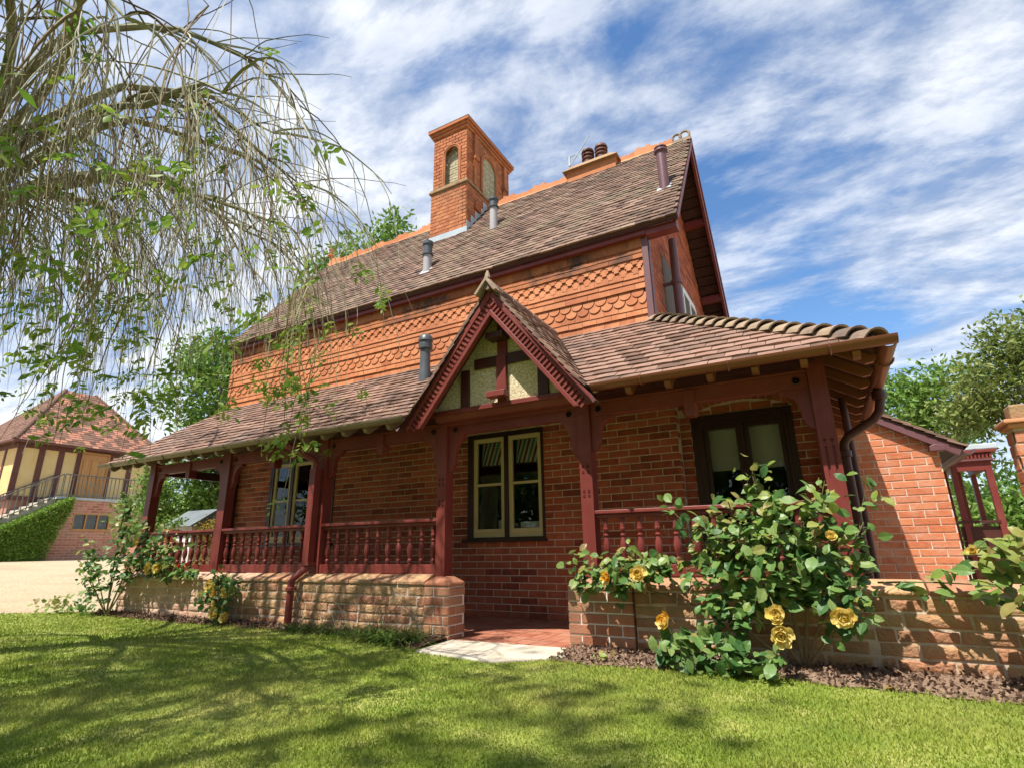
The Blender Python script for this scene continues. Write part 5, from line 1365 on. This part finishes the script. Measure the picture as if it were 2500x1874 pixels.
rose('rose_spray', 'low rose spray with two yellow blooms lying over the right brick pier', (-1.0, 3.98, .3),
     [((-.85, 4.0, .35), (-1.55, 3.92, .58), .008), ((-.9, 4.0, .4), (-1.2, 3.88, .62), .007), ((-1.2, 3.95, .5), (-1.75, 3.95, .62), .004), ((-1.1, 3.95, .5), (-1.35, 3.9, .72), .004)],
     [(-1.33, 3.92, .55, .20, .11, .12, 110), (-1.08, 3.92, .60, .20, .10, .10, 70), (-1.60, 3.94, .50, .11, .08, .10, 50)], .080,
     [((-1.14, 3.72, .56), .10, (.1, -1, .2), YEL), ((-1.385, 3.80, .535), .075, (-.4, -1, 0), ORA)], 521, 220, .25)
lb0 = (-8.05, 3.93, 0)
rose('rose_bush', 'leggy rose bush with bare canes at the far left veranda corner', lb0,
     [(lb0, (-8.0, 3.9, 1.5), .012), (lb0, (-7.55, 3.92, .95), .012), (lb0, (-8.45, 3.75, .75), .010), (lb0, (-8.3, 3.7, .5), .009), (lb0, (-7.1, 3.95, 1.02), .011), (lb0, (-8.55, 3.8, .95), .008), (lb0, (-7.8, 3.9, 1.1), .009), ((-7.6, 3.95, .5), (-6.9, 4.05, .85), .006)],
     [(-7.45, 4.0, .72, .36, .10, .20, 150), (-7.9, 3.92, .5, .22, .12, .26, 50), (-8.35, 3.78, .45, .2, .12, .25, 36), (-7.95, 3.9, 1.3, .10, .08, .18, 36), (-7.0, 3.98, .55, .35, .08, .10, 130), (-7.6, 3.95, 1.05, .12, .08, .12, 26), (-6.6, 4.0, .52, .25, .06, .05, 40)], .082,
     [((-7.24, 3.93, .57), .12, (.2, -1, .1), ['petal', 'petal_pale']), ((-7.08, 3.93, .57), .11, (.4, -1, .2), ['petal', 'petal_pale']), ((-7.62, 3.93, .88), .09, (0, -1, .2), YEL), ((-6.75, 3.99, .60), .05, (0, -1, .2), ['petal_red']), ((-6.9, 3.99, .58), .05, (.2, -1, .2), ['petal_red']), ((-6.6, 3.99, .61), .05, (0, -1, .3), ['petal_red'])], 541, 240, .3)
mb = (-5.85, 3.98, 0)
rose('rose_bush', 'small rose with pale yellow blooms against the stone base wall beside the downpipe', mb,
     [(mb, (-5.98, 3.95, .52), .008), (mb, (-5.7, 3.95, .42), .008), (mb, (-6.1, 3.95, .35), .007), (mb, (-5.8, 3.9, .2), .006)],
     [(-5.95, 3.98, .40, .22, .07, .14, 80), (-5.62, 3.97, .38, .12, .06, .10, 36), (-5.85, 3.96, .14, .14, .08, .10, 50)], .078,
     [((-5.98, 3.92, .39), .115, (.1, -1, .2), PAL), ((-5.70, 3.92, .335), .10, (.2, -1, .1), YEL), ((-6.10, 3.92, .29), .10, (-.2, -1, .1), PAL), ((-5.90, 3.91, .32), .09, (0, -1, .1), ORA), ((-5.80, 3.88, .12), .11, (.1, -1, .3), PAL), ((-5.62, 3.88, .09), .09, (.3, -1, .2), YEL), ((-5.86, 3.9, .21), .06, (0, -1, .2), YEL)], 561, 160, .1)
rb0 = (1.15, 3.75, 0)
rose('rose_bush', 'rose branches with long pale leaves reaching in at the lower right edge', rb0,
     [(rb0, (.70, 3.6, .72), .010), (rb0, (.62, 3.62, .58), .009), (rb0, (.85, 3.6, .75), .009), ((.2, 4.03, .51), (.75, 3.95, .50), .006)],
     [(.78, 3.62, .63, .15, .12, .13, 70), (1.0, 3.65, .55, .2, .15, .25, 110)], .10, [((.60, 3.56, .69), .045, (-.3, -1, .2), YEL), ((.86, 3.6, .80), .06, (0, -1, .2), PAL)], 581, 160, .6)
# little plants at the drive edge
for i, (x, y, lab) in enumerate(((-8.75, 4.0, 'low dark leafy plant at the lawn edge beside the leggy rose'), (-9.15, 3.85, 'low bright leafy plant where the lawn meets the drive'))):
    t = thing('low_plant', lab, 'plant', (x, y, 0)); rg = np.random.default_rng(600+i)
    its = leaf_frames([Vector(q) for q in rg.normal(size=(90, 3))*np.array([.20, .10, .05])+np.array([x, y, .10])], .07, rg)
    pieces(its, {'l': (LEAFV, LEAFF)}, 'leaf', t, MT['leaf_rose'] if i == 0 else MT['leaf_rose_y'], 90)
t = thing('low_plant', 'tiny lime green seedling at the foot of the right brick pier', 'plant', (-1.45, 3.78, 0)); rg = np.random.default_rng(609)
pieces(leaf_frames([Vector(q) for q in rg.normal(size=(14, 3))*np.array([.04, .03, .015])+np.array([-1.45, 3.80, .04])], .055, rg), {'l': (LEAFV, LEAFF)}, 'leaf', t, MT['leaf_rose_y'], 90)

# strap-leaved clumps at the foot of the left base wall
def strap_leaf(b, p, d, L, w):
    p, d = Vector(p), Vector(d).normalized(); s = Vector((-d.y, d.x, 0)); s = s.normalized() if s.length > 1e-3 else Vector((1, 0, 0)); V = []; n = 5
    pos = p.copy(); dd = d.copy()
    for k in range(n+1):
        ww = w*(1-(k/n)**2)*.5+.0006; V += [tuple(pos-s*ww), tuple(pos+s*ww)]; dd = (dd+Vector((d.x*.25, d.y*.25, -.28))).normalized(); pos = pos+dd*(L/n)
    b.add(V, [(2*k, 2*k+1, 2*k+3, 2*k+2) for k in range(n)])
rr = random.Random(71)
CL = [(-4.62, 3.95), (-4.35, 3.93), (-4.1, 3.94), (-3.88, 3.92), (-3.66, 3.90), (-3.48, 3.86), (-3.3, 3.86), (-3.12, 3.84), (-3.22, 3.74), (-3.45, 3.78)]
for i, (x, y) in enumerate(CL):
    t = thing('strap_leaf_clump', 'clump of arching strap leaves under the left stone base wall, '+['nearest the downpipe', 'second from the downpipe', 'third from the downpipe', 'fourth from the downpipe', 'fifth from the downpipe', 'third from the brick pier', 'second from the brick pier', 'hard against the brick pier', 'in front of another', 'spreading furthest onto the grass'][i], 'plant', (x, y, 0), 'strap-leaved clumps along the left base wall')
    b = B(); h = .17+.06*(i > 4)
    for k in range(70):
        a = rr.uniform(0, 6.28); el = rr.uniform(.7, 2.2); strap_leaf(b, (x+rr.gauss(0, .035), y+rr.gauss(0, .03), 0), (math.cos(a), math.sin(a)*.8, el), h*rr.uniform(.8, 1.9), rr.uniform(.007, .012))
    b.obj('leaves', MT['strap'], t)
    b = B()
    for k in range(6): b.tube([(x+rr.gauss(0, .06), y+rr.uniform(0, .05), 0), (x+rr.gauss(0, .08), y+.05, .2), (x+rr.gauss(0, .10), y+.06, rr.uniform(.28, .42))], [.0025, .002, .0015], 3)
    b.obj('seed_stalks', MT['cane'], t)

# bark chips, fallen leaves
rg = np.random.default_rng(700); n = 7000
xs_ = np.concatenate([rg.uniform(-8.5, -2.95, n//2), rg.uniform(-1.8, 2.0, n//2)])
be = np.array([bed_edge(x) for x in xs_]); ys_ = be+(4.08-be)*rg.uniform(-.06, 1, n)
Vc, Fc = leaf_tris(np.stack([xs_, ys_, .012+.028*(ys_-be)/(4.1-be)+rg.uniform(0, .012, n)], 1), .026, rg, width=.7, fold=.1)
link('bark_chips', np_mesh('bark_chips', Vc, Fc), MT['mulch'], None, 'stuff'); tag(bpy.data.objects['bark_chips'], 'brown bark chips scattered over the beds along the walls', 'bark chips')
for i, (x, y, lab) in enumerate(((.14, 3.66, 'curled orange fallen leaf at the bed edge on the right'),)):
    o = link('fallen_leaf', new_mesh('fallen_leaf', LEAFV, LEAFF), MT['leaf_autumn']); o.matrix_basis = frame_m((x, y, .02), (.07, 0, .01), (.02, .07, 0), (0, 0, .07)); tag(o, lab, 'leaf')

# ------------------------------------------------------------------ grass
rg = np.random.default_rng(800); n = 430000
ang_ = np.radians(rg.uniform(-86, 24, n)); r_ = 1.35*np.exp(rg.uniform(0, 1, n)*math.log(11/1.35))
gx = r_*np.sin(ang_); gy_ = r_*np.cos(ang_)
bx_ = np.where(gx < -2.5, np.interp(gx, [-8.6,-7.7,-6.5,-4.7,-3.6,-2.96], [3.98,3.93,3.90,3.92,3.84,3.66]), np.interp(gx, [-1.9,-1.33,-.39,0,.66,1.6,3], [3.72,3.66,3.75,3.69,3.655,3.62,3.6]))
keep = gy_ < bx_+rg.normal(0, .02, n)
keep &= gx > (-9.885+(gy_-3.511)*1.26)+rg.normal(0, .03, n)
insl = (gx > -2.86) & (gx < -1.72) & (gy_ > np.interp(gx, [-2.86, -2.11, -1.72], [3.545, 3.435, 3.78])+rg.normal(0, .006, n)); keep &= ~insl
gx, gy_, r_ = gx[keep], gy_[keep], r_[keep]; n = len(gx)
h = rg.uniform(.006, .016, n)*(1+.35*np.sin(gx*3.1+gy_*2.3)*np.sin(gy_*4.7-gx))*np.minimum(1.6, .8+r_*.12)
near_edge = np.exp(-((np.interp(gx, [-8.6,-4.7,-2.96,-1.9,0,3], [3.98,3.92,3.66,3.72,3.69,3.6])-gy_)/.06)**2); h *= 1+.8*near_edge
wd = .0013+.00062*r_; a = rg.uniform(0, 6.28, n); lean = rg.normal(0, .45, (n, 2))
bl = np.stack([gx-np.cos(a)*wd, gy_-np.sin(a)*wd, np.full(n, .0)], 1); br = np.stack([gx+np.cos(a)*wd, gy_+np.sin(a)*wd, np.full(n, .0)], 1)
tp = np.stack([gx+lean[:, 0]*h, gy_+lean[:, 1]*h, h], 1)
V = np.stack([bl, br, tp], 1).reshape(-1, 3)
gr_o = link('grass', np_mesh('grass', V, np.arange(3*n).reshape(-1, 3)), MT['grass'], None, 'stuff'); tag(gr_o, 'short mown green grass blades over the lawn', 'grass')
